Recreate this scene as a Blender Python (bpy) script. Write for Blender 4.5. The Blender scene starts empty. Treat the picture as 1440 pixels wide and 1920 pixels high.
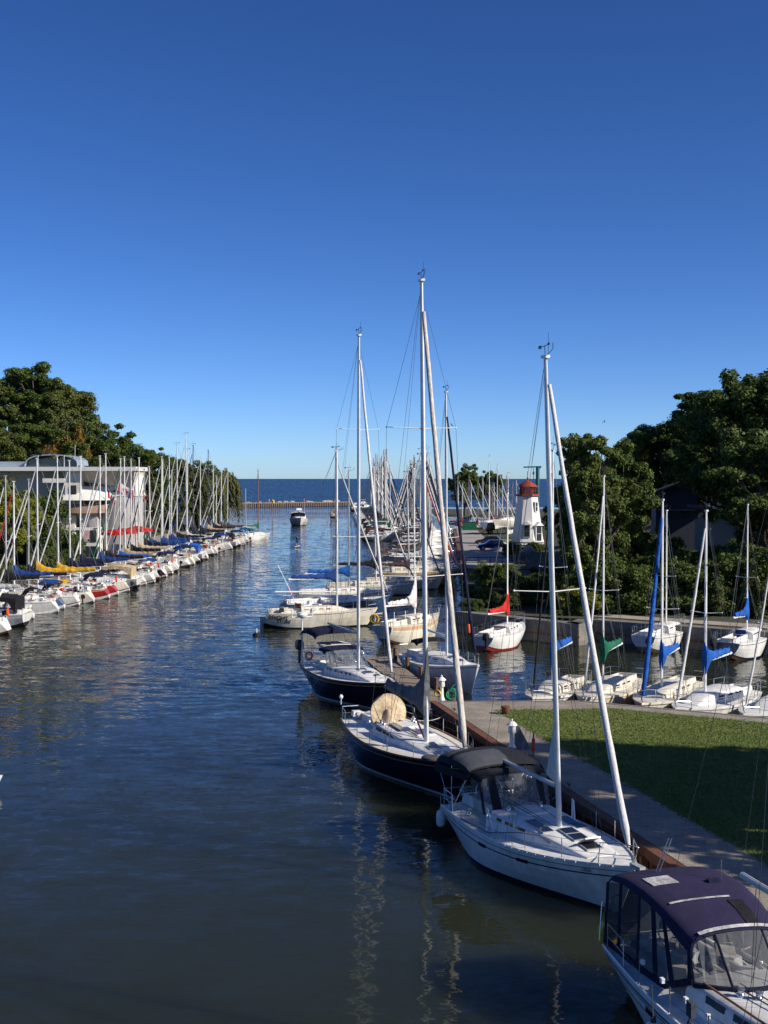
import bpy, math, random
import numpy as np
from math import sin, cos, pi, radians, sqrt, exp, atan2
from mathutils import Vector, Matrix
R = random.Random(7)
SC = bpy.context.scene
COL = SC.collection
UP = Vector((0, 0, 1))

# ------------------------------------------------------------------ camera
CAM_H, F, PITCH = 12.0, 2400.0, radians(1.5)
cam_d = bpy.data.cameras.new('camera'); cam = bpy.data.objects.new('camera', cam_d); COL.objects.link(cam)
cam.location = (0, 0, CAM_H); cam.rotation_euler = (radians(90) - PITCH, 0, 0)
cam_d.sensor_fit = 'VERTICAL'; cam_d.sensor_height = 36; cam_d.lens = 36 * F / 1920
cam_d.clip_start = 0.5; cam_d.clip_end = 60000
SC.camera = cam

def ray(px, py):
    u = (px - 720) / F; v = (py - 960) / F
    return Vector((u, cos(PITCH) - v * sin(PITCH), -sin(PITCH) - v * cos(PITCH)))
def at(px, py, z=0.0):
    """surveyed point: photo pixel -> world point on the level z"""
    d = ray(px, py); t = (z - CAM_H) / d.z
    return Vector((d.x * t, d.y * t, z))
def zat(px, py, dist):
    d = ray(px, py); t = dist / d.y
    return Vector((d.x * t, dist, CAM_H + d.z * t))

# ------------------------------------------------------------------ sky and sun
SUN_AZ = Vector((0.925, -0.38)).normalized(); SUN_EL = radians(31)
W = bpy.data.worlds.new('World'); SC.world = W; W.use_nodes = True
nt = W.node_tree; bgn = nt.nodes['Background']
sky = nt.nodes.new('ShaderNodeTexSky'); sky.sky_type = 'NISHITA'; sky.sun_disc = False
sky.sun_elevation = SUN_EL; sky.sun_rotation = atan2(SUN_AZ.x, SUN_AZ.y)
sky.altitude = 0; sky.air_density = 0.5; sky.dust_density = 0.3; sky.ozone_density = 4.0
hs = nt.nodes.new('ShaderNodeHueSaturation'); hs.inputs['Saturation'].default_value = 1.16; hs.inputs['Hue'].default_value = .506
gm = nt.nodes.new('ShaderNodeGamma'); gm.inputs['Gamma'].default_value = 1.15
nt.links.new(sky.outputs[0], hs.inputs['Color']); nt.links.new(hs.outputs[0], gm.inputs['Color'])
nt.links.new(gm.outputs[0], bgn.inputs['Color']); bgn.inputs['Strength'].default_value = 0.09
sd = bpy.data.lights.new('sun', 'SUN'); sun = bpy.data.objects.new('sun', sd); COL.objects.link(sun)
sd.energy = 4.9; sd.angle = radians(0.53); sd.color = (1.0, 0.92, 0.8)
sv = Vector((SUN_AZ.x * cos(SUN_EL), SUN_AZ.y * cos(SUN_EL), sin(SUN_EL)))
sun.rotation_euler = sv.to_track_quat('Z', 'Y').to_euler()
SC.view_settings.view_transform = 'Standard'; SC.view_settings.look = 'None'
SC.view_settings.exposure = 0.3; SC.view_settings.gamma = 1.0
SC.render.engine = 'CYCLES'
try:
    SC.cycles.max_bounces = 6; SC.cycles.diffuse_bounces = 2; SC.cycles.glossy_bounces = 3
    SC.cycles.transparent_max_bounces = 12; SC.cycles.caustics_reflective = False; SC.cycles.caustics_refractive = False
    SC.cycles.use_denoising = True; SC.cycles.sample_clamp_indirect = 6
except Exception:
    pass

# ------------------------------------------------------------------ materials
MATS = {}
def hexc(h):
    c = [int(h[i:i + 2], 16) / 255 for i in (0, 2, 4)]
    return tuple(((x + .055) / 1.055) ** 2.4 if x > .04045 else x / 12.92 for x in c)
def mat(name, col, rough=.5, metal=0.0, var=0.0, vscale=3.0, bump=0.0, bscale=20.0, col2=None, island=0.0, spec=.5, coat=0, stretch=None, trans=0.0):
    if name in MATS: return MATS[name]
    m = bpy.data.materials.new(name); m.use_nodes = True; t = m.node_tree; N = t.nodes; L = t.links
    b = N['Principled BSDF']; b.inputs['Roughness'].default_value = rough; b.inputs['Metallic'].default_value = metal
    b.inputs['Specular IOR Level'].default_value = spec
    if coat: b.inputs['Coat Weight'].default_value = coat
    if isinstance(col, str): col = hexc(col)
    if isinstance(col2, str): col2 = hexc(col2)
    b.inputs['Base Color'].default_value = (*col, 1)
    tc = N.new('ShaderNodeTexCoord'); co = tc.outputs['Object']
    if stretch:
        mp = N.new('ShaderNodeMapping'); mp.inputs['Scale'].default_value = stretch; L.new(co, mp.inputs[0]); co = mp.outputs[0]
    if var > 0 or col2:
        n = N.new('ShaderNodeTexNoise'); n.inputs['Scale'].default_value = vscale; n.inputs['Detail'].default_value = 6; n.inputs['Roughness'].default_value = .65
        L.new(co, n.inputs['Vector'])
        c2 = col2 if col2 else tuple(c * (1 - var) for c in col)
        c1 = col if col2 else tuple(min(1, c * (1 + var * .4)) for c in col)
        r = N.new('ShaderNodeMapRange'); r.inputs['From Min'].default_value = .34; r.inputs['From Max'].default_value = .66
        L.new(n.outputs['Fac'], r.inputs['Value'])
        mx = N.new('ShaderNodeMix'); mx.data_type = 'RGBA'
        mx.inputs[6].default_value = (*c1, 1); mx.inputs[7].default_value = (*c2, 1); L.new(r.outputs[0], mx.inputs[0])
        out = mx.outputs[2]
        if island:
            g = N.new('ShaderNodeNewGeometry'); hv = N.new('ShaderNodeHueSaturation')
            r2 = N.new('ShaderNodeMapRange'); r2.inputs['To Min'].default_value = 1 - island; r2.inputs['To Max'].default_value = 1 + island
            L.new(g.outputs['Random Per Island'], r2.inputs['Value']); L.new(r2.outputs[0], hv.inputs['Value'])
            L.new(out, hv.inputs['Color']); out = hv.outputs[0]
        L.new(out, b.inputs['Base Color'])
    if bump:
        n2 = N.new('ShaderNodeTexNoise'); n2.inputs['Scale'].default_value = bscale; n2.inputs['Detail'].default_value = 5
        L.new(co, n2.inputs['Vector'])
        bp = N.new('ShaderNodeBump'); bp.inputs['Strength'].default_value = 1; bp.inputs['Distance'].default_value = bump
        L.new(n2.outputs['Fac'], bp.inputs['Height']); L.new(bp.outputs[0], b.inputs['Normal'])
    if trans:
        tr = N.new('ShaderNodeBsdfTranslucent'); ms = N.new('ShaderNodeMixShader'); ms.inputs[0].default_value = trans
        src = b.inputs['Base Color'].links[0].from_socket if b.inputs['Base Color'].is_linked else None
        if src: L.new(src, tr.inputs['Color'])
        else: tr.inputs['Color'].default_value = (*col, 1)
        L.new(b.outputs[0], ms.inputs[1]); L.new(tr.outputs[0], ms.inputs[2]); L.new(ms.outputs[0], N['Material Output'].inputs['Surface'])
    MATS[name] = m
    return m
def gel(name, col, **k):
    return mat(name, col, rough=k.pop('rough', .28), var=k.pop('var', .2), vscale=k.pop('vscale', 2.2), bump=.004, bscale=1.6, stretch=k.pop('stretch', (1.3, 1.3, .35)), **k)
def canvas(name, col, **k):
    return mat(name, col, rough=.85, var=.45, vscale=1.8, bump=.07, bscale=4, spec=.25, **k)

gel('white', (.80, .79, .75)); gel('cream', (.78, .73, .60)); gel('deck', (.78, .77, .73), rough=.45); gel('deck_cream', (.74, .69, .57), rough=.5)
gel('deck_grey', (.55, .57, .58), rough=.55)
gel('navy', (.006, .010, .030), rough=.14, var=.15); gel('blue_hull', (.03, .07, .16)); gel('red_hull', (.42, .03, .025)); gel('grey_hull', (.5, .51, .5))
gel('black_hull', (.012, .012, .016)); gel('ochre', (.42, .24, .07)); gel('tan_strake', (.62, .40, .24)); gel('green_hull', (.03, .13, .09)); gel('bluegrey', (.10, .15, .26))
gel('boot_navy', (.01, .015, .05)); gel('boot_red', (.30, .03, .025)); gel('boot_brown', (.10, .045, .03)); gel('boot_white', (.7, .7, .68)); gel('boot_black', (.012, .012, .014)); gel('boot_green', (.03, .12, .07))
gel('stripe_navy', (.012, .016, .06)); gel('stripe_grey', (.16, .18, .22)); gel('stripe_red', (.4, .03, .03)); gel('stripe_gold', (.45, .28, .08))
mat('alu', (.74, .74, .72), rough=.4, metal=.15, var=.15, vscale=2); mat('alu_white', (.80, .80, .78), rough=.3, var=.06); mat('alu_grey', (.46, .46, .46), rough=.45, metal=.25, var=.1)
mat('mast_black', (.02, .02, .022), rough=.35); mat('mast_wood', (.20, .075, .035), rough=.4, var=.3, vscale=5); mat('mast_bronze', (.30, .24, .19), rough=.4, metal=.4)
mat('steel', (.62, .63, .64), rough=.22, metal=.9); mat('wire', (.10, .11, .12), rough=.5, metal=.4); mat('rope', (.55, .52, .45), rough=.9); mat('rope_dark', (.05, .05, .06), rough=.9); mat('rope_green', (.03, .30, .16), rough=.9); mat('rope_yellow', (.75, .55, .05), rough=.9)
for n, c in dict(c_navy=(.010, .012, .040), c_blue=(.010, .05, .22), c_bright=(.012, .10, .42), c_black=(.012, .012, .015), c_yellow=(.72, .40, .02), c_tan=(.52, .40, .25),
                 c_white=(.72, .70, .66), c_grey=(.15, .155, .165), c_greylight=(.52, .51, .50), c_green=(.012, .13, .075), c_red=(.50, .025, .02), c_brown=(.10, .05, .035), c_purple=(.026, .021, .060), c_bimini=(.016, .018, .024), c_bimini_grey=(.075, .082, .095), c_cream=(.66, .52, .34), c_burgundy=(.12, .015, .03), c_teal=(.02, .16, .17)).items():
    if n in ('c_purple', 'c_bimini', 'c_bimini_grey'): mat(n, c, rough=.85, var=.22, vscale=1.1, bump=.03, bscale=2.2, spec=.25)
    else: canvas(n, c)
mat('sail', (.74, .72, .68), rough=.8, col2=(.50, .50, .52), vscale=3, stretch=(6, 6, 1.2), bump=.02, bscale=9)
mat('sail_tan', (.66, .60, .52), rough=.85, col2=(.40, .37, .34), vscale=2.4, stretch=(3, 3, .8), bump=.03, bscale=5)
mat('dark_glass', (.010, .012, .016), rough=.06, spec=.8); mat('grey_glass', (.06, .07, .085), rough=.1, spec=.8); mat('rubber', (.015, .015, .015), rough=.7)
mat('teak', (.26, .125, .05), rough=.55, var=.35, vscale=4, stretch=(1, 8, 8)); mat('varnish', (.22, .075, .025), rough=.2, coat=.5, var=.25, vscale=4)
mat('plastic_white', (.78, .78, .77), rough=.4); mat('plastic_black', (.015, .016, .018), rough=.4); mat('plastic_orange', (.70, .10, .02), rough=.5); mat('plastic_yellow', (.62, .46, .04), rough=.55, var=.2); mat('plastic_red', (.5, .03, .02), rough=.5); mat('plastic_blue', (.02, .08, .3), rough=.5)
mat('clear_marker', (.1, .1, .1))
def vinyl():
    m = bpy.data.materials.new('clear_vinyl'); m.use_nodes = True; t = m.node_tree; N = t.nodes; L = t.links
    b = N['Principled BSDF']; b.inputs['Base Color'].default_value = (.22, .23, .25, 1); b.inputs['Roughness'].default_value = .12
    n = N.new('ShaderNodeTexNoise'); n.inputs['Scale'].default_value = 3.5; n.inputs['Detail'].default_value = 3
    tc = N.new('ShaderNodeTexCoord'); L.new(tc.outputs['Object'], n.inputs['Vector'])
    bp = N.new('ShaderNodeBump'); bp.inputs['Distance'].default_value = .06; L.new(n.outputs['Fac'], bp.inputs['Height']); L.new(bp.outputs[0], b.inputs['Normal'])
    tr = N.new('ShaderNodeBsdfTransparent'); tr.inputs['Color'].default_value = (.80, .80, .78, 1)
    ms = N.new('ShaderNodeMixShader'); ms.inputs[0].default_value = .36
    L.new(tr.outputs[0], ms.inputs[1]); L.new(b.outputs[0], ms.inputs[2]); L.new(ms.outputs[0], N['Material Output'].inputs['Surface'])
    MATS['vinyl'] = m
vinyl()
mat('mesh_screen', (.02, .022, .035), rough=.7)
def screen():
    m = MATS['mesh_screen']; N = m.node_tree.nodes; L = m.node_tree.links; tr = N.new('ShaderNodeBsdfTransparent'); ms = N.new('ShaderNodeMixShader'); ms.inputs[0].default_value = .62
    L.new(tr.outputs[0], ms.inputs[1]); L.new(N['Principled BSDF'].outputs[0], ms.inputs[2]); L.new(ms.outputs[0], N['Material Output'].inputs['Surface'])
screen()
def M(n): return MATS[n]

# ------------------------------------------------------------------ mesh builder
class MB:
    def __init__(s): s.v = []; s.f = []; s.mi = []; s.sm = []
    def add(s, vs, fs, mi=0, smooth=False):
        o = len(s.v); s.v += [tuple(v) for v in vs]
        for f in fs: s.f.append(tuple(o + i for i in f)); s.mi.append(mi); s.sm.append(smooth)
    def hexa(s, p, mi=0):   # p: 4 bottom (ccw), 4 top
        s.add(p, [(3, 2, 1, 0), (4, 5, 6, 7), (0, 1, 5, 4), (1, 2, 6, 5), (2, 3, 7, 6), (3, 0, 4, 7)], mi)
    def box(s, c, d, mi=0, rz=0.0, taper=1.0, ry=0.0):
        M_ = Matrix.Rotation(rz, 3, 'Z') @ Matrix.Rotation(ry, 3, 'Y'); c = Vector(c); P = []
        for z in (-.5, .5):
            k = 1 if z < 0 else taper
            for x, y in ((-.5, -.5), (.5, -.5), (.5, .5), (-.5, .5)):
                P.append(c + M_ @ Vector((x * d[0] * k, y * d[1] * k, z * d[2])))
        s.hexa(P, mi)
    def loft(s, rings, mi=0, closed=True, caps=(True, True), smooth=True, capmi=None):
        n = len(rings[0]); vs = [p for r in rings for p in r]; fs = []
        for i in range(len(rings) - 1):
            for j in range(n if closed else n - 1):
                k = (j + 1) % n
                fs.append((i * n + j, i * n + k, (i + 1) * n + k, (i + 1) * n + j))
        s.add(vs, fs, mi, smooth)
        cm = mi if capmi is None else capmi
        if caps[0]: s.add(rings[0], [tuple(range(n))[::-1]], cm)
        if caps[1]: s.add(rings[-1], [tuple(range(n))], cm)
    def tube(s, pts, r, n=6, mi=0, caps=True, sq=1.0):
        pts = [Vector(p) for p in pts]
        if not isinstance(r, (list, tuple)): r = [r] * len(pts)
        rings = []; prev = None
        for i, p in enumerate(pts):
            a = pts[max(0, i - 1)]; b = pts[min(len(pts) - 1, i + 1)]; d = (b - a)
            d = d.normalized() if d.length > 1e-9 else UP
            if prev is None:
                e = Vector((1, 0, 0)) if abs(d.x) < .9 else Vector((0, 1, 0))
                u = (e - d * e.dot(d)).normalized()
            else:
                u = prev - d * prev.dot(d); u = u.normalized() if u.length > 1e-6 else d.orthogonal().normalized()
            prev = u; w = d.cross(u)
            rings.append([p + (u * cos(2 * pi * k / n) + w * sin(2 * pi * k / n) * sq) * r[i] for k in range(n)])
        s.loft(rings, mi, True, (caps, caps), True)
    def torus(s, c, R_, r, axis=(1, 0, 0), n=20, m=6, mi=0, a0=0, a1=2 * pi):
        ax = Vector(axis).normalized(); u = ax.orthogonal().normalized(); w = ax.cross(u); full = abs(a1 - a0 - 2 * pi) < 1e-6
        pts = [Vector(c) + (u * cos(a0 + (a1 - a0) * i / n) + w * sin(a0 + (a1 - a0) * i / n)) * R_ for i in range(n + 1)]
        s.tube(pts, r, m, mi, caps=not full)
    def ball(s, c, r, n=10, m=6, mi=0, sc=(1, 1, 1)):
        c = Vector(c); rings = []
        for i in range(m + 1):
            a = -pi / 2 + pi * i / m
            rings.append([c + Vector((cos(a) * cos(2 * pi * k / n) * r * sc[0], cos(a) * sin(2 * pi * k / n) * r * sc[1], sin(a) * r * sc[2])) for k in range(n)])
        s.loft(rings, mi, True, (False, False))
    def lathe(s, c, prof, n=12, mi=0):
        c = Vector(c)
        s.loft([[c + Vector((r * cos(2 * pi * k / n), r * sin(2 * pi * k / n), z)) for k in range(n)] for r, z in prof], mi)
    def prism(s, poly, off, mi=0, sidemi=None):
        off = Vector(off); n = len(poly); a = [Vector(p) for p in poly]; b = [p + off for p in a]
        s.add(a + b, [tuple(range(n))[::-1], tuple(range(n, 2 * n))], mi)
        s.add(a + b, [(i, (i + 1) % n, n + (i + 1) % n, n + i) for i in range(n)], mi if sidemi is None else sidemi)
    def build(s, name, mats, parent=None, loc=None, rz=None, sharp=38):
        me = bpy.data.meshes.new(name); me.from_pydata(s.v, [], s.f)
        if isinstance(mats, str): mats = [mats]
        for m in mats: me.materials.append(MATS[m] if isinstance(m, str) else m)
        me.polygons.foreach_set('material_index', s.mi); me.polygons.foreach_set('use_smooth', s.sm)
        me.update()
        if any(s.sm):
            try: me.set_sharp_from_angle(angle=radians(sharp))
            except Exception: pass
        o = bpy.data.objects.new(name, me); COL.objects.link(o)
        if parent is not None: o.parent = parent
        if loc is not None: o.location = loc
        if rz is not None: o.rotation_euler[2] = rz
        return o

def tag(o, label=None, cat=None, group=None, kind=None):
    if label: o['label'] = label
    if cat: o['category'] = cat
    if group: o['group'] = group
    if kind: o['kind'] = kind
    return o
def thing(name, label, cat, loc=(0, 0, 0), rz=0.0, group=None):
    o = bpy.data.objects.new(name, None); COL.objects.link(o); o.empty_display_size = .3
    o.location = loc; o.rotation_euler = (0, 0, rz)
    return tag(o, label, cat, group)
def text_part(name, body, size, parent, mtx, m, ext=.004):
    c = bpy.data.curves.new(name, 'FONT'); c.body = body; c.size = size; c.extrude = ext; c.offset = size * .022; c.align_x = 'CENTER'; c.align_y = 'CENTER'
    c.materials.append(MATS[m]); o = bpy.data.objects.new(name, c); COL.objects.link(o)
    bpy.context.view_layer.update(); me = bpy.data.meshes.new_from_object(o.evaluated_get(bpy.context.evaluated_depsgraph_get()))
    bpy.data.objects.remove(o); o = bpy.data.objects.new(name, me); COL.objects.link(o); o.parent = parent; o.matrix_local = mtx
    return o
def lerp(a, b, t): return a + (b - a) * t
def clamp(x, a=0., b=1.): return max(a, min(b, x))
ORD = ['', 'first', 'second', 'third', 'fourth', 'fifth', 'sixth', 'seventh', 'eighth', 'ninth', 'tenth', 'eleventh', 'twelfth', 'thirteenth', 'fourteenth', 'fifteenth', 'sixteenth', 'seventeenth', 'eighteenth', 'nineteenth', 'twentieth']
def ordinal(i):
    if i <= 20: return ORD[i]
    t, u = divmod(i, 10); w = {2: 'twent', 3: 'thirt', 4: 'fort'}[t]
    return w + 'ieth' if u == 0 else w + 'y-' + ORD[u]
# ------------------------------------------------------------------ boats
class Hull:
    def __init__(s, L, B, fb, fbow=None, fst=None, tb=.68, rt=.035, ov=.07, sm=.42, draft=.5, full=.88):
        s.L, s.B, s.fb = L, B, fb; s.fbow = fbow or fb * 1.28; s.fst = fst or fb * 1.02
        s.tb, s.rt, s.ov, s.sm, s.draft, s.full = tb, rt, ov, sm, draft, full
    def b(s, t):
        if t < s.sm: f = s.tb + (1 - s.tb) * sin(pi / 2 * t / s.sm)
        else: f = 1 - ((t - s.sm) / (1 - s.sm)) ** 2.25
        return max(.012, s.B / 2 * f)
    def zs(s, t):
        return s.fb + (s.fbow - s.fb) * max(0, (t - .3) / .7) ** 2 + (s.fst - s.fb) * max(0, (.3 - t) / .3) ** 2
    def pt(s, t, z, side=1):
        zs = s.zs(t); zf = clamp(z / zs)
        q = lerp(lerp(.50, s.full, clamp(t / .35)), .30, clamp((t - .45) / .55) ** 1.1)
        w = s.b(t) * (1 - (1 - q) * (1 - zf) ** 1.7)
        if z < 0: w *= max(0, 1 - (z / -s.draft) ** 2.2)
        x0 = s.rt * s.L * (zf if s.rt >= 0 else zf - 1); x1 = s.L * (1 - s.ov * (1 - zf) ** 1.15)
        x = x0 + t * (x1 - x0)
        lift = max(0, (.22 - t) / .22) ** 1.4 * (s.draft * .95 + .06)
        z2 = z + lift * (1 - clamp((z + s.draft) / (zs + s.draft)))
        return Vector((x, w * side, z2))
    def tx(s, x): return clamp(x / s.L)
    def deckz(s, x, y=0):
        t = s.tx(x); b = s.b(t); return s.zs(t) + .06 * (1 - min(1, abs(y) / b) ** 2) * min(1, b)

def hull_part(h, root, topm, bootm, botm, stripem, bulwark=None, n=16, name='hull', stripe2=None, transm=None):
    mb = MB(); ts = [1 - (1 - i / n) ** 1.15 for i in range(n + 1)]
    def levels(t):
        zs = h.zs(t)
        return [zs, zs - .035, zs - .12, zs - .165, zs * .62, zs * .38, .22, .11, .0, -.2, -.38, -h.draft]
    lm = [1 if bulwark else 0, 0, 2, 0, 0, 0, 0, 1, 3, 3, 3]
    mats = [topm, bootm, stripem, botm]
    if bulwark: mats.append(bulwark); lm[0] = 4; lm[1] = 4
    for side in (1, -1):
        rings = [[h.pt(t, z, side) for z in levels(t)] for t in ts]
        m = len(rings[0]); vs = [p for r in rings for p in r]
        for j in range(m - 1):
            fs = []
            for i in range(n):
                q = (i * m + j, (i + 1) * m + j, (i + 1) * m + j + 1, i * m + j + 1)
                fs.append(q if side < 0 else q[::-1])
            mb.add(vs, fs, lm[j], True)
    # weld centre and both sides by stem and transom faces
    a = [h.pt(0, z, 1) for z in levels(0)]; b = [h.pt(0, z, -1) for z in levels(0)]
    for j in range(len(a) - 1):
        mi = lm[j] if lm[j] != 2 else 0
        if transm: mi = len(mats) if mi == 0 else mi
        mb.add([a[j], b[j], b[j + 1], a[j + 1]], [(0, 1, 2, 3)], mi)
    if transm: mats = mats + [transm]
    a = [h.pt(1, z, 1) for z in levels(1)]; b = [h.pt(1, z, -1) for z in levels(1)]
    for j in range(len(a) - 1): mb.add([a[j], b[j], b[j + 1], a[j + 1]], [(3, 2, 1, 0)], lm[j] if lm[j] != 2 else 0)
    return mb.build(name, mats, root)

def deck_part(h, root, dm, cockpit=None, floorm='deck_grey', n=16):
    mb = MB(); rows = []
    for i in range(n + 1):
        t = i / n; b = h.b(t) - .004; x = h.pt(t, h.zs(t)).x; z = h.zs(t)
        rows.append([Vector((x, y * b, z - .012 + .06 * (1 - abs(y) ** 2) * min(1, b))) for y in (-1, -.72, -.4, 0, .4, .72, 1)])
    mb.loft(rows, 0, closed=False, caps=(False, False))
    if cockpit:
        xa, xb, wc = cockpit; zf = h.deckz((xa + xb) / 2) + .012
        mb.box(((xa + xb) / 2, 0, zf), ((xb - xa), wc * 1.15, .03), 1)
        for sd in (1, -1):
            zc = h.deckz((xa + xb) / 2)
            mb.hexa([(xa, sd * (wc * .62), zc - .05), (xb, sd * (wc * .66), zc - .05), (xb, sd * (wc * .84), zc - .05), (xa, sd * (wc * .80), zc - .05),
                     (xa, sd * (wc * .64), zc + .24), (xb, sd * (wc * .68), zc + .34), (xb, sd * (wc * .78), zc + .34), (xa, sd * (wc * .74), zc + .24)] if sd > 0 else
                    [(xa, sd * (wc * .80), zc - .05), (xb, sd * (wc * .84), zc - .05), (xb, sd * (wc * .66), zc - .05), (xa, sd * (wc * .62), zc - .05),
                     (xa, sd * (wc * .74), zc + .24), (xb, sd * (wc * .78), zc + .34), (xb, sd * (wc * .68), zc + .34), (xa, sd * (wc * .64), zc + .24)], 0)
            mb.box(((xa + xb) / 2, sd * wc * .46, zc + .08), ((xb - xa) * .96, wc * .3, .16), 0)
        mb.box((xa - .1, 0, h.deckz(xa) + .1), (.16, wc * 1.3, .24), 0)
    return mb.build('deck', [dm, floorm], root)

class Cabin:
    """coach roof: xa aft, xb front, wc half width aft, h height"""
    def __init__(s, h, xa, xb, wc, ht, front=.42, wf=.45, side=.30):
        s.h, s.xa, s.xb, s.wc, s.ht, s.front, s.wf, s.side = h, xa, xb, wc, ht, front, wf, side
    def w(s, u):
        x = lerp(s.xa, s.xb, u); wmax = max(.08, s.h.b(s.h.tx(x)) - s.side)
        return min(lerp(s.wc, s.wc * s.wf, u ** 1.6), wmax)
    def hh(s, u):
        k = clamp((u - (1 - s.front)) / s.front); return s.ht * (1 - .12 * u) * (1 - k ** 1.7) + .03
    def base(s, u): return s.h.deckz(lerp(s.xa, s.xb, u), s.w(u)) - .02
    def ring(s, u):
        x = lerp(s.xa, s.xb, u); w, hh, z = s.w(u), s.hh(u), s.base(u)
        pr = [(1, 0), (.97, .5), (.93, .8), (.86, .94), (.62, 1.02), (.3, 1.07), (0, 1.09)]
        P = [Vector((x, w * a, z + hh * b)) for a, b in pr]
        return P + [Vector((p.x, -p.y, p.z)) for p in P[-2::-1]]
    def top(s, x):
        u = clamp((x - s.xa) / (s.xb - s.xa)); return s.base(u) + s.hh(u) * 1.09
    def sidept(s, u, v, sd, off=0.0):
        w, hh, z = s.w(u), s.hh(u), s.base(u)
        a = lerp(1, .935, v / .8); return Vector((lerp(s.xa, s.xb, u), sd * (w * a + off), z + hh * v))
    def build(s, root, m='deck'):
        mb = MB(); mb.loft([s.ring(i / 12) for i in range(13)], 0, closed=False, caps=(False, False))
        r = s.ring(0); mb.add(r, [tuple(range(len(r)))[::-1]], 0); r = s.ring(1); mb.add(r, [tuple(range(len(r)))], 0)
        return mb.build('cabin', m, root, sharp=50)
    def window(s, parent, u0, u1, sd, v0=.32, v1=.72, m='dark_glass', slant=0.0, vf=None, name='window'):
        mb = MB(); k = 4; vf = v1 if vf is None else vf
        lo = [lerp(u0, u1, i / k) for i in range(k + 1)]
        A = [s.sidept(u, v0, sd, .006) for u in lo]; B_ = [s.sidept(u - slant * (i / k), lerp(v1, vf, i / k), sd, .006) for i, u in enumerate(lo)]
        off = Vector((0, -sd * .03, 0))
        for i in range(k):
            q = [A[i], A[i + 1], B_[i + 1], B_[i]]
            if sd > 0: q = q[::-1]
            mb.prism(q, off, 0)
        return mb.build(name, m, parent)

def tubes_obj(name, m, parent, lines, n=5):
    mb = MB()
    for pts, r in lines: mb.tube(pts, r, n)
    return mb.build(name, m, parent)

def sail_cover_part(root, xm, z, E, hm, th, m, drop=.0, name='sail_cover', seed=0, arm=.28, collar=.42):
    rr = random.Random(seed); mb = MB(); rings = []; n = 14; k = 26; ph = rr.uniform(0, 6)
    for i in range(k + 1):
        u = i / k; x = xm + .10 - u * E
        top = hm * exp(-((u / .12) ** 1.05)) + arm * (1 - .5 * u) + rr.uniform(-.025, .025) + .035 * sin(u * 34 + ph)
        bot = .16 + collar * exp(-((u / .11) ** 1.6)) + rr.uniform(-.02, .02); t = th * (1 - .5 * u) * (1 - .35 * exp(-u * 14)); zz = z + drop * u
        ring = []
        for j in range(n):
            a = 2 * pi * j / n; c, s_ = cos(a), sin(a)
            wv = t * c * (1 - .45 * max(0, s_) ** 1.2); ring.append(Vector((x + (0 if i else .04 * s_), wv * (1 + rr.uniform(-.16, .16) + .12 * sin(u * 34 + ph + j)), zz + (top * s_ if s_ > 0 else bot * s_))))
        rings.append(ring)
    mb.loft(rings, 0); return mb.build(name, m, root, sharp=70)

def furled_part(root, p0, p1, r, m, name='furled_sail', seed=0, lo=.03, hi=.975):
    rr = random.Random(seed); mb = MB(); p0, p1 = Vector(p0), Vector(p1); pts = []; rad = []; k = 26
    for i in range(k + 1):
        u = i / k; t = lerp(lo, hi, u); sag = -sin(pi * t) * .12
        pts.append(p0.lerp(p1, t) + Vector((sag, rr.uniform(-.008, .008), 0)))
        rad.append(r * (lerp(1.0, .62, u) if .03 < u < .97 else .55) * rr.uniform(.92, 1.08))
    mb.tube(pts, rad, 8); return mb.build(name, m, root, sharp=80)

def rail_set(root, h, detail, pulp=True, push=True, life=(.08, .93), nst=6, hgt=.6, inset=.05):
    def P(t, sd, dz): q = h.pt(t, h.zs(t), sd); return Vector((q.x, q.y - sd * inset, q.z + dz))
    r = .016 if detail >= 2 else .02
    if pulp:
        L = []; z = hgt
        for sd in (1, -1):
            L.append(([P(.90, sd, 0), P(.905, sd, z), P(.955, sd, z + .03), P(.995, sd, z * .98) + Vector((.18, 0, 0))], r))
            L.append(([P(.985, sd, 0), P(.995, sd, z * .98) + Vector((.18, 0, 0))], r))
            L.append(([P(.905, sd, z * .5), P(.985, sd, z * .5)], r * .8))
        L.append(([P(.995, 1, z * .98) + Vector((.18, 0, 0)), P(.995, -1, z * .98) + Vector((.18, 0, 0))], r))
        tubes_obj('pulpit', 'steel', root, L)
    if push:
        L = []
        for sd in (1, -1):
            L.append(([P(.13, sd, 0), P(.125, sd, hgt), P(.02, sd, hgt), P(.015, sd, hgt) * 1 + Vector((0, -sd * h.b(0) * .55, 0))], r))
            L.append(([P(.02, sd, 0), P(.02, sd, hgt)], r)); L.append(([P(.125, sd, hgt * .5), P(.02, sd, hgt * .5)], r * .8))
        L.append(([P(.015, 1, hgt * .5), P(.015, -1, hgt * .5)], r * .8))
        tubes_obj('pushpit', 'steel', root, L)
    if life and detail >= 1:
        ts = [lerp(life[0], life[1], i / (nst)) for i in range(nst + 1)]
        for sd in (1, -1):
            for t in ts[1:-1]: 
                if detail >= 2: tubes_obj('stanchion', 'steel', root, [([P(t, sd, -.02), P(t, sd, hgt)], .013)])
        L = []
        for sd in (1, -1):
            for q in (1, .5): L.append(([P(t, sd, hgt * q) for t in ts], .006 if detail >= 2 else .008))
            if detail < 2: L += [([P(t, sd, 0), P(t, sd, hgt)], .014) for t in ts[1:-1]]
        tubes_obj('lifeline', 'wire' if detail >= 2 else 'steel', root, L, 4)

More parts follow.
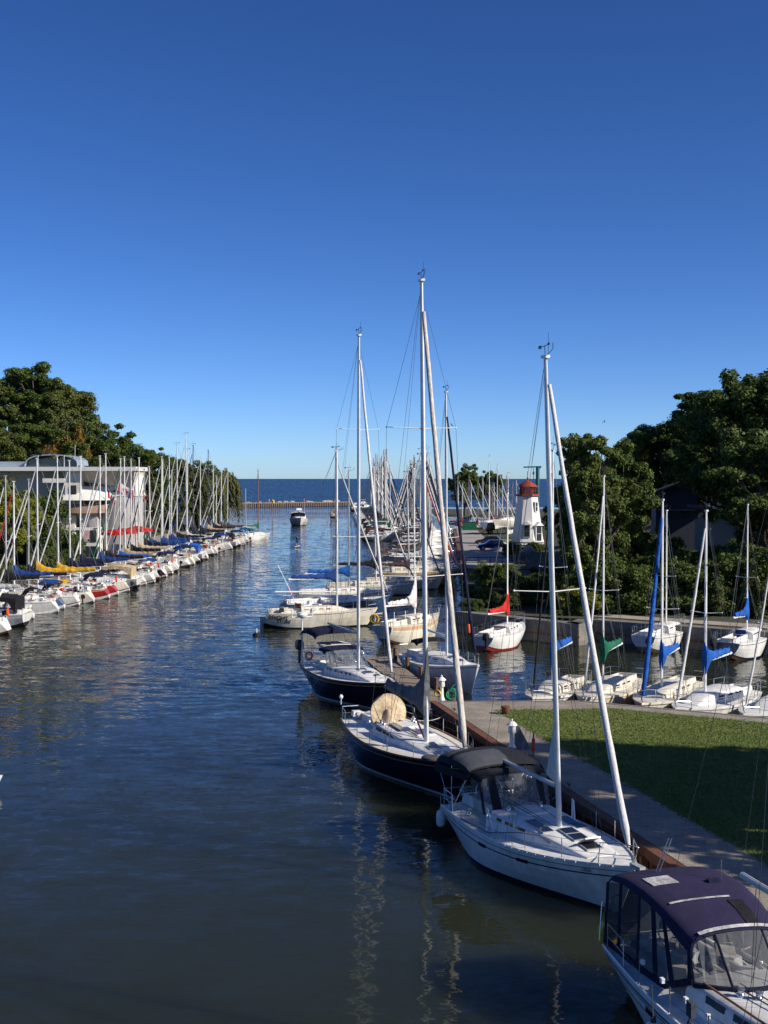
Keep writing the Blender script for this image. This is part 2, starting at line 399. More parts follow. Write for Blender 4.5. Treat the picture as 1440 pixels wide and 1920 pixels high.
def outboard_part(root, x, y, z, rz=0, m='plastic_black', s=1.0):
    mb = MB(); 
    mb.loft([[Vector((x + a * s, y + b * s, z + c * s)) for a, b in ((-.34 * k, -.15 * k), (.1 * k, -.17 * k), (.16 * k, 0), (.1 * k, .17 * k), (-.34 * k, .15 * k))] for c, k in ((.1, .8), (.2, 1), (.45, .98), (.56, .75), (.6, .4))], 0)
    mb.box((x - .06 * s, y, z - .2 * s), (.14 * s, .12 * s, .62 * s), 0); mb.box((x - .1 * s, y, z - .46 * s), (.34 * s, .05 * s, .05 * s), 0)
    mb.tube([(x - .16 * s, y, z - .56 * s), (x + .18 * s, y, z - .56 * s)], [.06 * s, .03 * s], 8) 
    return mb.build('outboard_motor', m, root)

def gear(root, rr, n, xr, yr, zr, mats, name='cockpit_cushion'):
    for k in range(n):
        mb = MB(); mb.box((rr.uniform(*xr), rr.uniform(*yr), rr.uniform(*zr)), (rr.uniform(.2, .6), rr.uniform(.2, .55), rr.uniform(.1, .35)), 0, rz=rr.uniform(0, 3), taper=.84); mb.build(name, rr.choice(mats), root)
SEED = [100]
def sailboat(label, stern, bow, name='sailboat', cat='sailboat', group=None, B=None, fb=1.0, fbow=None, fst=None, tb=.66, rt=.035, ov=.08,
             hullc='white', boot='boot_navy', bottom='boot_brown', stripe='stripe_navy', bulwark=None, deckc='deck', trans=None,
             cab=(.33, .76, .42), cabw=.62, cabm=None, front=.42, mast=.58, mh=14.0, rake=.02, mm='alu', mr=.085, spr=(.52,), spw=.95, boomz=1.0, boomL=.36, boomm='alu_white',
             cover='c_blue', hm=1.0, arm=.30, collar=.42, furl='sail', fr=.085, fhi=.93, wins=3, winm='dark_glass', detail=1, floor='deck_grey', rails=True, outboard=False, backstay=True, rig=True, winv=(.32, .72), mhx=1.0):
    stern = Vector((stern[0], stern[1], 0)); bow = Vector((bow[0], bow[1], 0)); d = bow - stern; L = d.length
    SEED[0] += 1; sdv = SEED[0]; B = B or (L * .30 + .25)
    root = thing(name, label, cat, stern, atan2(d.y, d.x), group)
    h = Hull(L, B, fb, fbow, fst, tb, rt, ov)
    ho = hull_part(h, root, hullc, boot, bottom, stripe, bulwark, n=20 if detail >= 2 else 12, transm=trans)
    xa, xb, ch = cab[0] * L, cab[1] * L, cab[2]
    deck_part(h, root, deckc, (.06 * L, xa - .02, min(.75, B * .24)) if xa > .15 * L else None, floor, n=20 if detail >= 2 else 10)
    c = Cabin(h, xa, xb, B / 2 * cabw, ch, front); co = c.build(root, cabm or deckc)
    if wins and detail >= 1:
        for i in range(wins):
            u0 = .06 + i * .60 / wins
            for sd in (1, -1): c.window(co, u0, u0 + .60 / wins * .62, sd, winv[0], winv[1], winm)
    xm = mast * L; zd = c.top(xm) if xa < xm < xb else h.deckz(xm)
    mb = MB(); top = Vector((xm - rake * (mh - zd), 0, mh)); base = Vector((xm, 0, zd - .1))
    mb.tube([base, base.lerp(top, .5), base.lerp(top, .8), top], [mr, mr, mr * .9, mr * .68], 10, sq=.75)
    mb.box(top + Vector((0, 0, .03)), (mr * 3, mr * 1.4, .09), 0)
    mo = mb.build('mast', mm, root)
    if detail >= 1:
        mb = MB(); T = top
        mb.tube([T, T + Vector((-.05, 0, .35))], .012, 4); mb.tube([T + Vector((-.28, 0, .34)), T + Vector((.2, 0, .38))], .012, 4); mb.box(T + Vector((-.34, 0, .34)), (.16, .02, .1), 0)
        mb.tube([T + Vector((.1, .05, 0)), T + Vector((.1, .05, .75))], .006, 4); mb.ball(T + Vector((.2, 0, .4)), .04, 6, 4); mb.tube([T + Vector((.05, -.05, 0)), T + Vector((.55, -.05, .22)), T + Vector((.55, -.05, .4))], .012, 4)
        mb.build('wind_vane', 'plastic_black', mo)
    tips = []
    for f in spr:
        p = base.lerp(top, f); w = spw * (1.05 - .35 * f) * min(1.2, B / 3.2)
        for sd in (1, -1):
            mb = MB(); tip = p + Vector((-.12 * w, sd * w, .06)); mb.tube([p, tip], [.036, .026], 6, sq=.6); mb.ball(tip, .038, 6, 4); mb.build('spreader', 'alu_white', mo); tips.append((sd, tip))
    zb = zd + boomz; boomE = boomL * L; xb_ = xm - rake * boomz - mr
    if boomE > .1:
        mb = MB(); mb.tube([(xb_, 0, zb), (xb_ - boomE, 0, zb + .06)], [.075, .07], 8); mb.build('boom', boomm, root)
        if cover: sail_cover_part(root, xb_ + mr, zb + .12, boomE * .97, hm, .20 if detail >= 1 else .24, cover, .10, seed=sdv, arm=arm, collar=collar)
    fs0 = Vector((h.pt(1, h.zs(1)).x - .18, 0, h.zs(1) + .05)); fs1 = base.lerp(top, fhi) + Vector((mr, 0, 0))
    if furl: furled_part(root, fs0, fs1, fr, furl, seed=sdv)
    if rig:
        rr = .007 if detail >= 2 else (.009 if detail == 1 else .012); lines = [([fs0, fs1], rr)] if not furl else []
        if backstay: lines.append(([top, Vector((h.rt * L + .1, 0, h.zs(0)))], rr))
        for sd in (1, -1):
            ch_ = Vector((xm - .12, sd * (h.b(mast) - .12), h.zs(mast)))
            tp = [t for s_, t in tips if s_ == sd]
            lines.append(([ch_] + tp + [top.lerp(base, .02)], rr))
            if tp: lines.append(([ch_ + Vector((.05, 0, 0)), base.lerp(top, spr[0]) + Vector((0, 0, -.1))], rr)); lines.append(([ch_ - Vector((.45, 0, 0)), base.lerp(top, spr[0]) + Vector((0, 0, -.1))], rr))
        if boomE > .1: lines.append(([top, Vector((xb_ - boomE, 0, zb + .1))], rr * .8)); lines.append(([Vector((xb_ - boomE * .8, 0, zb)), Vector((xb_ - boomE * .8 - .2, 0, h.deckz(.1 * L))) ], rr * 1.5))
        tubes_obj('standing_rigging', 'wire', root, lines, 4)
    if rails: rail_set(root, h, detail)
    if outboard: outboard_part(root, -.12, -B * .18, fb * .55, s=.8)
    return root, h, c, dict(L=L, B=B, xm=xm, zd=zd, top=top, base=base, zb=zb, hull=ho, cabin=co, xb_=xb_, boomE=boomE)

def motorboat(label, stern, bow, name='motor_boat', cat='motorboat', group=None, B=None, fb=1.15, fbow=1.7, hullc='white', boot='boot_navy', bottom='boot_black', stripe='stripe_navy', deckc='deck',
              canopy='c_navy', house=(.42, .8, .55), top=2.6, arch=True, flybridge=False, cover_all=None):
    stern = Vector((stern[0], stern[1], 0)); bow = Vector((bow[0], bow[1], 0)); d = bow - stern; L = d.length; B = B or L * .34
    root = thing(name, label, cat, stern, atan2(d.y, d.x), group)
    h = Hull(L, B, fb, fbow, fb, tb=.9, rt=-.02, ov=.16, sm=.4, full=.8)
    hull_part(h, root, hullc, boot, bottom, stripe, n=12)
    deck_part(h, root, deckc, (.05 * L, house[0] * L - .05, B * .3), n=10)
    c = Cabin(h, house[0] * L, house[1] * L, B / 2 * .78, house[2], .6); co = c.build(root, deckc)
    for sd in (1, -1): c.window(co, .12, .55, sd, .35, .75)
    xw = house[0] * L; zw = c.top(xw + .05)
    # raked windscreen
    mb = MB(); w = B / 2 * .74
    A = [Vector((xw + 1.0, -w * .75, zw - .02)), Vector((xw + 1.0, w * .75, zw - .02)), Vector((xw + .25, w * .7, zw + .62)), Vector((xw + .25, -w * .7, zw + .62))]
    mb.prism(A, (-.03, 0, 0)); 
    for sd in (1, -1):
        q = [Vector((xw + 1.0, sd * w * .75, zw - .02)), Vector((xw - .5, sd * w, zw - .02)), Vector((xw - .4, sd * w * .96, zw + .5)), Vector((xw + .25, sd * w * .7, zw + .62))]
        mb.prism(q if sd < 0 else q[::-1], (0, -sd * .03, 0))
    mb.build('windscreen', 'dark_glass', root)
    if canopy:
        mb = MB(); x0, x1 = .08 * L, xw + .35; rings = []
        for i in range(6):
            x = lerp(x0, x1, i / 5); zz = zw + .62 + .22 * sin(pi * i / 5 * .9); drop = 1.25 if i < 1 else .45
            rings.append([Vector((x, -w * 1.08, zz - drop)), Vector((x, -w * 1.02, zz - .1)), Vector((x, -w * .6, zz + .04)), Vector((x, 0, zz + .08)), Vector((x, w * .6, zz + .04)), Vector((x, w * 1.02, zz - .1)), Vector((x, w * 1.08, zz - drop))])
        mb.loft(rings, 0, closed=False, caps=(False, False)); mb.add(rings[0], [tuple(range(7))], 0); mb.build('canopy', canopy, root)
    if arch:
        mb = MB(); xr = .3 * L; mb.tube([(xr, -w * 1.1, h.fb), (xr - .5, -w * 1.02, zw + .8), (xr - .55, -w * .7, zw + 1.05), (xr - .55, w * .7, zw + 1.05), (xr - .5, w * 1.02, zw + .8), (xr, w * 1.1, h.fb)], .09, 8)
        mb.tube([(xr - .5, 0, zw + 1.05), (xr - .6, 0, zw + 1.7)], .02, 5); mb.lathe((xr - .5, .3, zw + 1.1), [(.22, 0), (.26, .08), (.2, .16), (.05, .2)], 10); mb.build('radar_arch', 'white', root)
    if flybridge:
        mb = MB(); mb.box((xw + .2, 0, zw + .35), (2.6, B * .66, .7), 0, taper=.94); mb.box((xw - .1, 0, zw + 1.0), (1.9, B * .6, .5), 0, taper=.9); mb.box((xw - .2, 0, zw + 1.95), (2.0, B * .56, .08), 0)
        for sx in (-1, .8):
            for sy in (-1, 1): mb.tube([(xw - .2 + sx, sy * B * .25, zw + 1.2), (xw - .2 + sx, sy * B * .25, zw + 1.95)], .025, 5)
        mb.build('flybridge', 'white', root)
        mb = MB()
        mb.box((xw + .2, 0, zw + .42), (2.64, B * .672, .3), 0); mb.build('saloon_window', 'dark_glass', root)
    rail_set(root, h, 1, push=False, life=None, hgt=.5)
    return root, h
# ------------------------------------------------------------------ canopies of the near boats
def arch_canopy(root, name, m, stations, n=12, thick=.012, e=.55):
    """stations: (x, z_edge, half_width, crown) ; cloth stretched over hoops"""
    mb = MB(); rings = []
    for x, ze, w, cr in stations:
        rings.append([Vector((x, w * cos(pi * k / n) * (1 if abs(cos(pi * k / n)) > .92 else .985), ze + cr * (abs(sin(pi * k / n)) ** e))) for k in range(n + 1)])
    up = rings; lo = [[p - Vector((0, 0, thick)) for p in r] for r in rings]
    full = [u + l[::-1] for u, l in zip(up, lo)]
    mb.loft(full, 0, closed=True, caps=(True, True))
    o = mb.build(name, m, root, sharp=75)
    return o
def hoop(x0, z0, x1, ze, w, cr, n=10):
    return [Vector((x0, w, z0))] + [Vector((x1, w * cos(pi * k / n), ze + cr * (sin(pi * k / n) ** .55))) for k in range(n + 1)] + [Vector((x0, -w, z0))]
def hatch_part(parent, c, x, y, l, w, m='dark_glass', open_=0.0, zoff=0.0):
    z = c.top(x) if hasattr(c, 'top') else c.deckz(x, y)
    sl = (c.top(x + .2) - c.top(x - .2)) / .4 if hasattr(c, 'top') else 0
    if hasattr(c, 'top') and abs(y) > .3: z -= .05
    mb = MB(); ry = -math.atan(sl)
    mb.box((x, y, z + .02 + zoff), (l, w, .05), 1, ry=ry); mb.box((x, y, z + .035 + zoff), (l * .84, w * .84, .05), 0, ry=ry)
    if open_:
        mb.box((x - l * .5 + l * .42 * cos(open_), y, z + .07 + l * .42 * sin(open_)), (l * .84, w * .9, .035), 1, ry=-open_)
    return mb.build('hatch', [m, 'alu_grey'], parent)
def winch_part(parent, p):
    mb = MB(); mb.lathe(p, [(.09, 0), (.085, .05), (.06, .08), (.065, .13), (.085, .15), (.05, .17)], 10); return mb.build('winch', 'steel', parent)
def wheel_part(root, x, y, z, R_, m='steel', ped=True):
    mb = MB(); mb.torus((x, y, z), R_, .018, (1, 0, .12), 24, 6)
    for k in range(6): a = pi * k / 3; mb.tube([(x, y, z), (x, y + R_ * cos(a), z + R_ * sin(a))], .009, 4)
    if ped: mb.tube([(x + .12, y, z - R_ - .15), (x + .12, y, z)], [.12, .09], 8); mb.box((x + .18, y, z + .08), (.16, .3, .2), 0)
    return mb.build('steering_wheel', m, root)
def toe_rail(root, h, m, r=.028, dz=.02):
    for sd in (1, -1):
        mb = MB(); mb.tube([h.pt(t, h.zs(t), sd) + Vector((0, -sd * .01, dz)) for t in [i / 22 for i in range(23)]], r, 6); mb.build('toe_rail', m, root)
def strake(h, mb, z0, z1, t0, t1, off=.006, th=.012, n=18, sides=(1, -1), dz=None):
    for sd in sides:
        for i in range(n):
            a, b = lerp(t0, t1, i / n), lerp(t0, t1, (i + 1) / n)
            f0 = (lambda t: h.zs(t) + z0); f1 = (lambda t: h.zs(t) + z1)
            q = [h.pt(a, f0(a), sd), h.pt(b, f0(b), sd), h.pt(b, f1(b), sd), h.pt(a, f1(a), sd)]
            nrm = (q[1] - q[0]).cross(q[3] - q[0]).normalized()
            if nrm.y * sd < 0: nrm = -nrm
            q = [p + nrm * off for p in q]
            mb.prism(q if sd < 0 else q[::-1], -nrm * th)
def stripes(root, h, name, m, z0, z1, t0, t1):
    for sd in (1, -1):
        mb = MB(); strake(h, mb, z0, z1, t0, t1, sides=(sd,)); mb.build(name, m, root)
def fender(loc, label, m='plastic_white', l=.62, r=.13, top=1.1, group=None):
    mb = MB(); x, y, z = 0, 0, 0
    mb.lathe((0, 0, z - l / 2), [(.03, 0), (r * .8, .05), (r, .14), (r, l - .14), (r * .8, l - .05), (.04, l)], 12)
    mb.tube([(0, 0, l / 2 - .02), (0, .03, top)], .012, 5, mi=1)
    o = mb.build('fender', [m, 'rope'], None, loc=loc); return tag(o, label, 'fender', group)

# ================= the white sloop with the black bimini (nearest whole boat) =================
B3S, B3B = (2.95, 43.6), (6.75, 34.1)
r3, h3, c3, i3 = sailboat('large white sloop with black bimini and dodger tied to the rusty quay wall', B3S, B3B, group='yachts along the quay wall', B=3.55, fb=1.12, fbow=1.55, fst=1.05, tb=.74, rt=.05,
    boot='boot_navy', bottom='boot_red', stripe='white', cab=(.36, .84, .46), cabw=.66, front=.75, mast=.60, mh=15.65, rake=.068, mr=.105, mm='alu', spr=(.50,), spw=1.25, boomz=1.15, boomL=.40, boomm='alu_grey',
    cover=None, furl='sail', fr=.105, fhi=.965, wins=0, detail=2)
L3 = i3['L']
stripes(r3, h3, 'cove_stripe', 'stripe_navy', -.33, -.295, .03, .97)
stripes(r3, h3, 'sheer_stripe', 'stripe_grey', -.145, -.12, .03, .985)
for t in (.40, .62):
    for sd in (1, -1):
        mb = MB(); strake(h3, mb, -.37, -.26, t, t + .05, off=.012, n=3, sides=(sd,)); mb.build('hull_port', 'dark_glass', r3)
for u0, u1 in ((.10, .16), (.20, .29), (.33, .43)):
    for sd in (1, -1): c3.window(i3['cabin'], u0, u1, sd, .38, .78, 'dark_glass')
for x, y, l, w, op in ((.655 * L3, 0, .5, .5, 0), (.705 * L3, 0, .5, .52, 0), (.775 * L3, 0, .55, .55, .5), (.56 * L3, -.55, .85, .38, 0), (.56 * L3, .55, .85, .38, 0), (.615 * L3, -.55, .42, .4, 0), (.615 * L3, .6, .42, .4, 0)):
    hatch_part(i3['cabin'], c3, x, y, l, w, open_=op)
mb = MB(); zt = c3.top(.45 * L3) - .02; mb.box((.43 * L3, 0, c3.top(.43 * L3) + .03), (.95, .8, .07), 0); mb.build('companion_slide', 'deck', i3['cabin'])
toe_rail(r3, h3, 'alu', .022)
# perforated rail cleats
for sd in (1, -1):
    mb = MB()
    for i in range(16):
        t = .42 + i * .035; p = h3.pt(t, h3.zs(t), sd); mb.box(p + Vector((0, sd * .012, -.005)), (.04, .04, .06), 0)
    mb.tube([h3.pt(t, h3.zs(t) - .005, sd) for t in [.4 + .6 * i / 16 for i in range(17)]], .014, 5)
    mb.build('perforated_rail', 'alu_white', r3)
w3 = 1.36
zc = h3.deckz(1.6) - .30
arch_canopy(r3, 'bimini', 'c_bimini', [(.15, zc + 1.55, w3 + .02, .22), (.5, zc + 1.68, w3 + .05, .36), (1.2, zc + 1.74, w3 + .05, .42), (1.9, zc + 1.76, w3 + .03, .42), (2.45, zc + 1.72, w3, .36), (2.75, zc + 1.62, w3 - .02, .30)])
# lighter grey panels of the bimini top and its side curtains
arch_canopy(r3, 'bimini_valance', 'c_bimini', [(.04, zc + 1.22, w3 + .0, .3), (.08, zc + 1.38, w3 + .02, .3), (.15, zc + 1.53, w3 + .02, .22)], thick=.01)
for sd in (1, -1):
    mb = MB(); q = [Vector((.1, sd * (w3 + .03), zc + 1.26)), Vector((2.7, sd * (w3 + .02), zc + 1.5)), Vector((2.72, sd * (w3 + .02), zc + 1.66)), Vector((.15, sd * (w3 + .05), zc + 1.6))]
    mb.prism(q if sd < 0 else q[::-1], (0, -sd * .012, 0)); mb.build('side_curtain', 'c_bimini', r3)
mb = MB()
def patch(mb, st, k0, k1, n=12, dz=.012, mi=0, e=.55):
    rows = []
    for x, ze, w, cr in st: rows.append([Vector((x, w * cos(pi * k / n) * 1.004, ze + cr * (abs(sin(pi * k / n)) ** e) + dz)) for k in np.linspace(k0, k1, 8)])
    up = rows; full = [a + [p - Vector((0, 0, .008)) for p in a][::-1] for a in up]; mb.loft(full, mi)
patch(mb, [(.35, zc + 1.64, w3 + .05, .31), (.75, zc + 1.71, w3 + .05, .39), (1.15, zc + 1.735, w3 + .05, .42)], 7.6, 10.9)
patch(mb, [(1.5, zc + 1.75, w3 + .045, .42), (1.9, zc + 1.76, w3 + .03, .42), (2.4, zc + 1.725, w3 + .003, .37), (2.7, zc + 1.64, w3 - .015, .31)], 5.6, 11.2)
mb.build('bimini_panel', 'c_bimini_grey', r3)
tubes_obj('bimini_frame', 'steel', r3, [(hoop(1.35, zc + .2, x, z, w3 - .02, cr), .014) for x, z, cr in ((.3, zc + 1.58, .28), (1.4, zc + 1.70, .4), (2.6, zc + 1.6, .3))])
zk = c3.top(.40 * L3) + .12
# dodger: dark cloth hood, clear front and side panes
xd0, xd1 = 2.7, 4.35
arch_canopy(r3, 'dodger', 'c_bimini', [(2.62, zk + .70, 1.28, .20), (2.95, zk + .70, 1.24, .22), (3.25, zk + .60, 1.2, .20)])
mb = MB(); n = 10
top_r = [Vector((3.25, 1.2 * cos(pi * k / n), zk + .58 + .22 * (sin(pi * k / n) ** .55))) for k in range(n + 1)]
bot_r = [Vector((3.95 - .45 * abs(cos(pi * k / n)) ** 2, 1.18 * cos(pi * k / n), zk - .14 - .16 * abs(cos(pi * k / n)) ** 2)) for k in range(n + 1)]
for k in range(n):
    if k in (2, 7): continue
    q = [top_r[k], top_r[k + 1], bot_r[k + 1], bot_r[k]]; mb.add(q, [(0, 1, 2, 3)], 0)
for sd in (1, -1):
    mb.add([Vector((2.7, sd * 1.30, zk + .70)), Vector((3.22, sd * 1.2, zk + .58)), Vector((3.5, sd * 1.19, zk - .32)), Vector((2.95, sd * 1.28, zk - .34))], [(0, 1, 2, 3)], 0)
mb.build('dodger_pane', 'vinyl', r3)
mb = MB()
for k in (2, 7): mb.add([top_r[k], top_r[k + 1], bot_r[k + 1], bot_r[k]], [(0, 1, 2, 3)], 0)
for sd in (1, -1): mb.tube([(3.23, sd * 1.21, zk + .6), (3.52, sd * 1.2, zk - .32)], .045, 5)
mb.tube([p + Vector((.02, 0, 0)) for p in bot_r], .05, 5); mb.build('dodger_seam', 'c_bimini', r3)
wheel_part(r3, 1.45, 0, zc + .75, .48)
mb = MB(); 
for s in (-.35, .35): mb.tube([(3.2, s, zk + .1), (5.9, s * .55, c3.top(5.9) + .03)], .012, 4)
mb.tube([(3.3, -.5, zk + .08), (5.8, -.3, c3.top(5.8) + .03)], .012, 4); mb.build('halyard', 'rope_dark', r3)
for sd in (1, -1):
    winch_part(r3, (2.3, sd * 1.12, zc + .3)); winch_part(i3['cabin'], (3.95, sd * .55, c3.top(3.95) - .02))
for sd in (1, -1):
    mb = MB(); mb.tube([(4.3, sd * 1.5, h3.deckz(4.3, 1.5)), (4.32, sd * 1.5, h3.deckz(4.3, 1.5) + .75)], .03, 6)
    mb.tube([(4.62, sd * 1.42, h3.deckz(4.6, 1.4)), (4.38, sd * 1.5, h3.deckz(4.3, 1.5) + .72)], .025, 6); mb.build('grab_post', 'alu_white', r3)
mb = MB(); mb.tube([(7.05, -.75, h3.deckz(7, .75) + .1), (6.7, -1.0, h3.deckz(6.7, 1) + .34), (5.9, -1.25, h3.deckz(5.9, 1.2) + .30), (4.5, -1.52, h3.deckz(4.5, 1.5) + .02), (2.6, -1.6, h3.deckz(2.6, 1.6) + .03)], .014, 5); mb.build('deck_line', 'rope_dark', r3)
mb = MB(); xb = h3.L; mb.box((xb + .10, 0, h3.fbow + .06), (.5, .18, .1), 0); mb.tube([(xb + .35, 0, h3.fbow + .02), (xb + .05, 0, h3.fbow - .25)], .03, 6); mb.box((xb + .22, 0, h3.fbow - .28), (.32, .28, .05), 0, ry=.5)
mb.tube([(xb + .3, 0, h3.fbow - .1), (xb + .22, .26, h3.fbow - .42)], .03, 5); mb.tube([(xb + .3, 0, h3.fbow - .1), (xb + .22, -.26, h3.fbow - .42)], .03, 5); mb.build('anchor', 'alu_grey', r3)
mb = MB(); mb.add([(i3['xb_'] + .0, 0, i3['zb'] + .1), (i3['xb_'] - .55, .02, i3['zb'] + .25), (i3['xb_'] - .3, .02, i3['zb'] + 1.1), (i3['xb_'] - .02, 0, i3['zb'] + 2.3)], [(0, 1, 2, 3)]); mb.add([(i3['xb_'] + .0, -.04, i3['zb'] + .1), (i3['xb_'] - .55, -.05, i3['zb'] + .25), (i3['xb_'] - .3, -.05, i3['zb'] + 1.1), (i3['xb_'] - .02, -.04, i3['zb'] + 2.3)], [(3, 2, 1, 0)]); mb.build('mainsail_luff', 'sail', r3)
q = h3.pt(.885, h3.zs(.885) - .22, -1); q2 = h3.pt(.905, h3.zs(.905) - .22, -1); dv = (q2 - q).normalized(); q3 = h3.pt(.885, h3.zs(.885) - .30, -1); uv = (q - q3).normalized(); nv = dv.cross(uv).normalized()
if nv.y > 0: nv = -nv
mt = Matrix(((dv.x, uv.x, nv.x, q.x + nv.x * .004), (dv.y, uv.y, nv.y, q.y + nv.y * .004), (dv.z, uv.z, nv.z, q.z + nv.z * .004), (0, 0, 0, 1)))
text_part('hull_lettering', 'LEGEND', .13, i3['hull'], mt, 'stripe_grey', .001)
def w_of(root, p):
    return Matrix.Translation(root.location) @ Matrix.Rotation(root.rotation_euler[2], 4, 'Z') @ Vector(p)
fender(w_of(r3, (.30, -1.24, .55)), 'white cone fender hanging at the stern corner of the black-bimini sloop, lower one', r=.15, l=.58, top=.75)
fender(w_of(r3, (-.05, -.95, .62)), 'white fender hanging off the transom of the black-bimini sloop, farther one', r=.15, l=.58, top=.7)

# ================= the navy sloop with the tan wheel cover =================
r2, h2, c2, i2 = sailboat('navy blue sloop with cream deck, tan wheel cover and grey sail cover at the quay', (-.75, 58.3), (3.05, 46.1), group='yachts along the quay wall', B=3.95, fb=1.18, fbow=1.62, fst=1.15, tb=.70, rt=.03, ov=.11,
    hullc='navy', boot='boot_white', bottom='boot_brown', stripe='navy', deckc='deck', cab=(.34, .80, .40), cabw=.56, front=.8, mast=.64, mh=19.85, rake=.036, mr=.125, mm='alu', spr=(.36, .68), spw=1.5, boomz=1.25, boomL=.42,
    cover='c_grey', hm=1.9, arm=.5, furl='sail_tan', fr=.135, fhi=.955, wins=0, detail=2, boomm='c_grey', rails=True)
L2 = i2['L']; toe_rail(r2, h2, 'teak', .035)
stripes(r2, h2, 'cove_stripe', 'stripe_gold', -.20, -.17, .02, .98)
for sd in (1, -1):
    mb = MB(); rows = []
    for i in range(16):
        t = lerp(.30, .93, i / 15); x = h2.pt(t, h2.zs(t)).x; b = h2.b(t)
        rows.append([Vector((x, sd * (b - .06), h2.zs(t) + .004)), Vector((x, sd * max(.03, b - .42), h2.deckz(x, b - .42) + .004))])
    mb.loft(rows, 0, closed=False, caps=(False, False)); mb.build('side_deck', 'deck_cream', r2)
for u0, u1, vf in ((.06, .18, None), (.20, .32, None), (.345, .52, .36)):
    for sd in (1, -1): c2.window(i2['cabin'], u0, u1, sd, .32, .86 if vf is None else .84, 'dark_glass', vf=vf)
for x, y, l, w in ((.685 * L2, .1, .5, .2), (.72 * L2, -.05, .5, .5), (.79 * L2, .0, .55, .55)): hatch_part(i2['cabin'], c2, x, y, l, w, 'grey_glass')
mb = MB(); mb.box((.53 * L2, .32, c2.top(.53 * L2) + .03), (.9, .62, .05), 0); mb.box((.53 * L2, .32, c2.top(.53 * L2) - .01), (1.05, .78, .06), 1); mb.build('teak_hatch', ['varnish', 'white'], i2['cabin'])
mb = MB(); mb.box((.44 * L2, -.25, c2.top(.44 * L2) + .02), (1.5, .5, .07), 0); mb.box((.42 * L2, .1, c2.top(.42 * L2) + .03), (.9, .7, .08), 1); mb.build('companion_slide', ['grey_glass', 'deck'], i2['cabin'])
# big steering wheel under its tan cover
mb = MB(); xw2 = 3.05; zw2 = h2.deckz(xw2) + .62; n = 28
ring0 = [Vector((xw2 + .1 - .12 * sin(2 * pi * k / n), .80 * cos(2 * pi * k / n), zw2 + .80 * sin(2 * pi * k / n))) for k in range(n)]
mb.loft([[p + Vector((-.05, 0, 0)) for p in ring0], [p * 1 + Vector((.05, 0, 0)) for p in ring0]], 0)
mb.lathe((xw2 + .2, 0, zw2 - .1), [(.2, -.3), (.2, .05), (.13, .25)], 12)
mb.build('wheel_cover', 'c_cream', r2)
mb = MB(); mb.tube([(xw2 + .15, 0, h2.deckz(xw2)), (xw2 + .15, 0, zw2)], [.16, .12], 10); mb.build('pedestal', 'plastic_white', r2)
gear(r2, R, 9, (.5, 1.6), (-.9, .9), (h2.deckz(1) + .1, h2.deckz(1) + .25), ['plastic_white', 'plastic_white', 'c_greylight'])
for sd in (1, -1):
    winch_part(r2, (3.6, sd * 1.02, h2.deckz(3.6) + .32)); winch_part(i2['cabin'], (4.4, sd * .7, c2.top(4.4) - .03)); winch_part(i2['cabin'], (4.75, sd * .7, c2.top(4.75) - .03))
mb = MB(); mb.tube([(4.2, -.95, c2.top(4.2) - .05), (5.6, -.92, c2.top(5.6) - .08), (7.2, -.7, c2.top(7.2) - .04)], .02, 5); mb.tube([(4.2, .95, c2.top(4.2) - .05), (5.6, .92, c2.top(5.6) - .08), (7.2, .7, c2.top(7.2) - .04)], .02, 5); mb.build('grab_rail', 'teak', i2['cabin'])
mb = MB(); mb.tube([(i2['xb_'] - .1, 0, c2.top(i2['xm'] - .3) + .05), (i2['xb_'] - 2.1, 0, i2['zb'] + .05)], .035, 6); mb.build('boom_vang', 'plastic_black', r2)
mb = MB()
for s in (-.5, .45, -.25): mb.tube([(4.6, s, c2.top(4.6) + .03), (7.6, s * .4, c2.top(7.6) + .03)], .012, 4)
mb.build('halyard', 'rope_dark', r2)
mb = MB(); mb.lathe((.15, -1.3, h2.zs(0) + .62), [(.02, 0), (.02, .25), (.08, .27), (.1, .36), (.05, .44)], 8); mb.build('stern_light', 'plastic_white', r2)
mb = MB(); mb.lathe((L2 * .845, -.75, h2.deckz(L2 * .845, .75)), [(.34, 0), (.34, .09), (.26, .13)], 16); mb.build('coiled_line', 'rope_dark', r2)

# ================= the navy sloop with the navy bimini =================
r1, h1, c1, i1 = sailboat('navy blue sloop with teak rail, navy bimini and radar pole, farthest of the quay yachts', (-3.7, 74.4), (.5, 64.4), group='yachts along the quay wall', B=3.6, fb=1.2, fbow=1.62, fst=1.2, tb=.72, rt=-.02, ov=.10,
    hullc='navy', boot='boot_white', bottom='boot_black', stripe='stripe_gold', cab=(.34, .82, .42), cabw=.64, front=.5, mast=.55, mh=19.65, rake=-.006, mr=.115, mm='alu', spr=(.40, .72), spw=1.35, boomz=1.9, boomL=.42, boomm='alu_grey',
    cover=None, furl='sail', fr=.10, fhi=.95, wins=0, detail=2)
L1 = i1['L']; toe_rail(r1, h1, 'teak', .04)
for u in (.06, .14, .26, .33, .40, .50, .58):
    for sd in (1, -1): c1.window(i1['cabin'], u, u + .045, sd, .42, .80, 'dark_glass', name='porthole')
for x, y, l, w in ((.60 * L1, .0, .5, .5), (.68 * L1, .0, .5, .5), (.50 * L1, .4, .4, .4), (.74 * L1, .25, .3, .3)): hatch_part(i1['cabin'], c1, x, y, l, w, 'grey_glass')
zc1 = h1.deckz(1.5); w1 = 1.35
arch_canopy(r1, 'bimini', 'c_navy', [(.1, zc1 + 1.65, w1, .2), (.6, zc1 + 1.85, w1 + .03, .34), (1.5, zc1 + 1.95, w1 + .03, .4), (2.4, zc1 + 1.9, w1, .36), (2.9, zc1 + 1.75, w1, .3)])
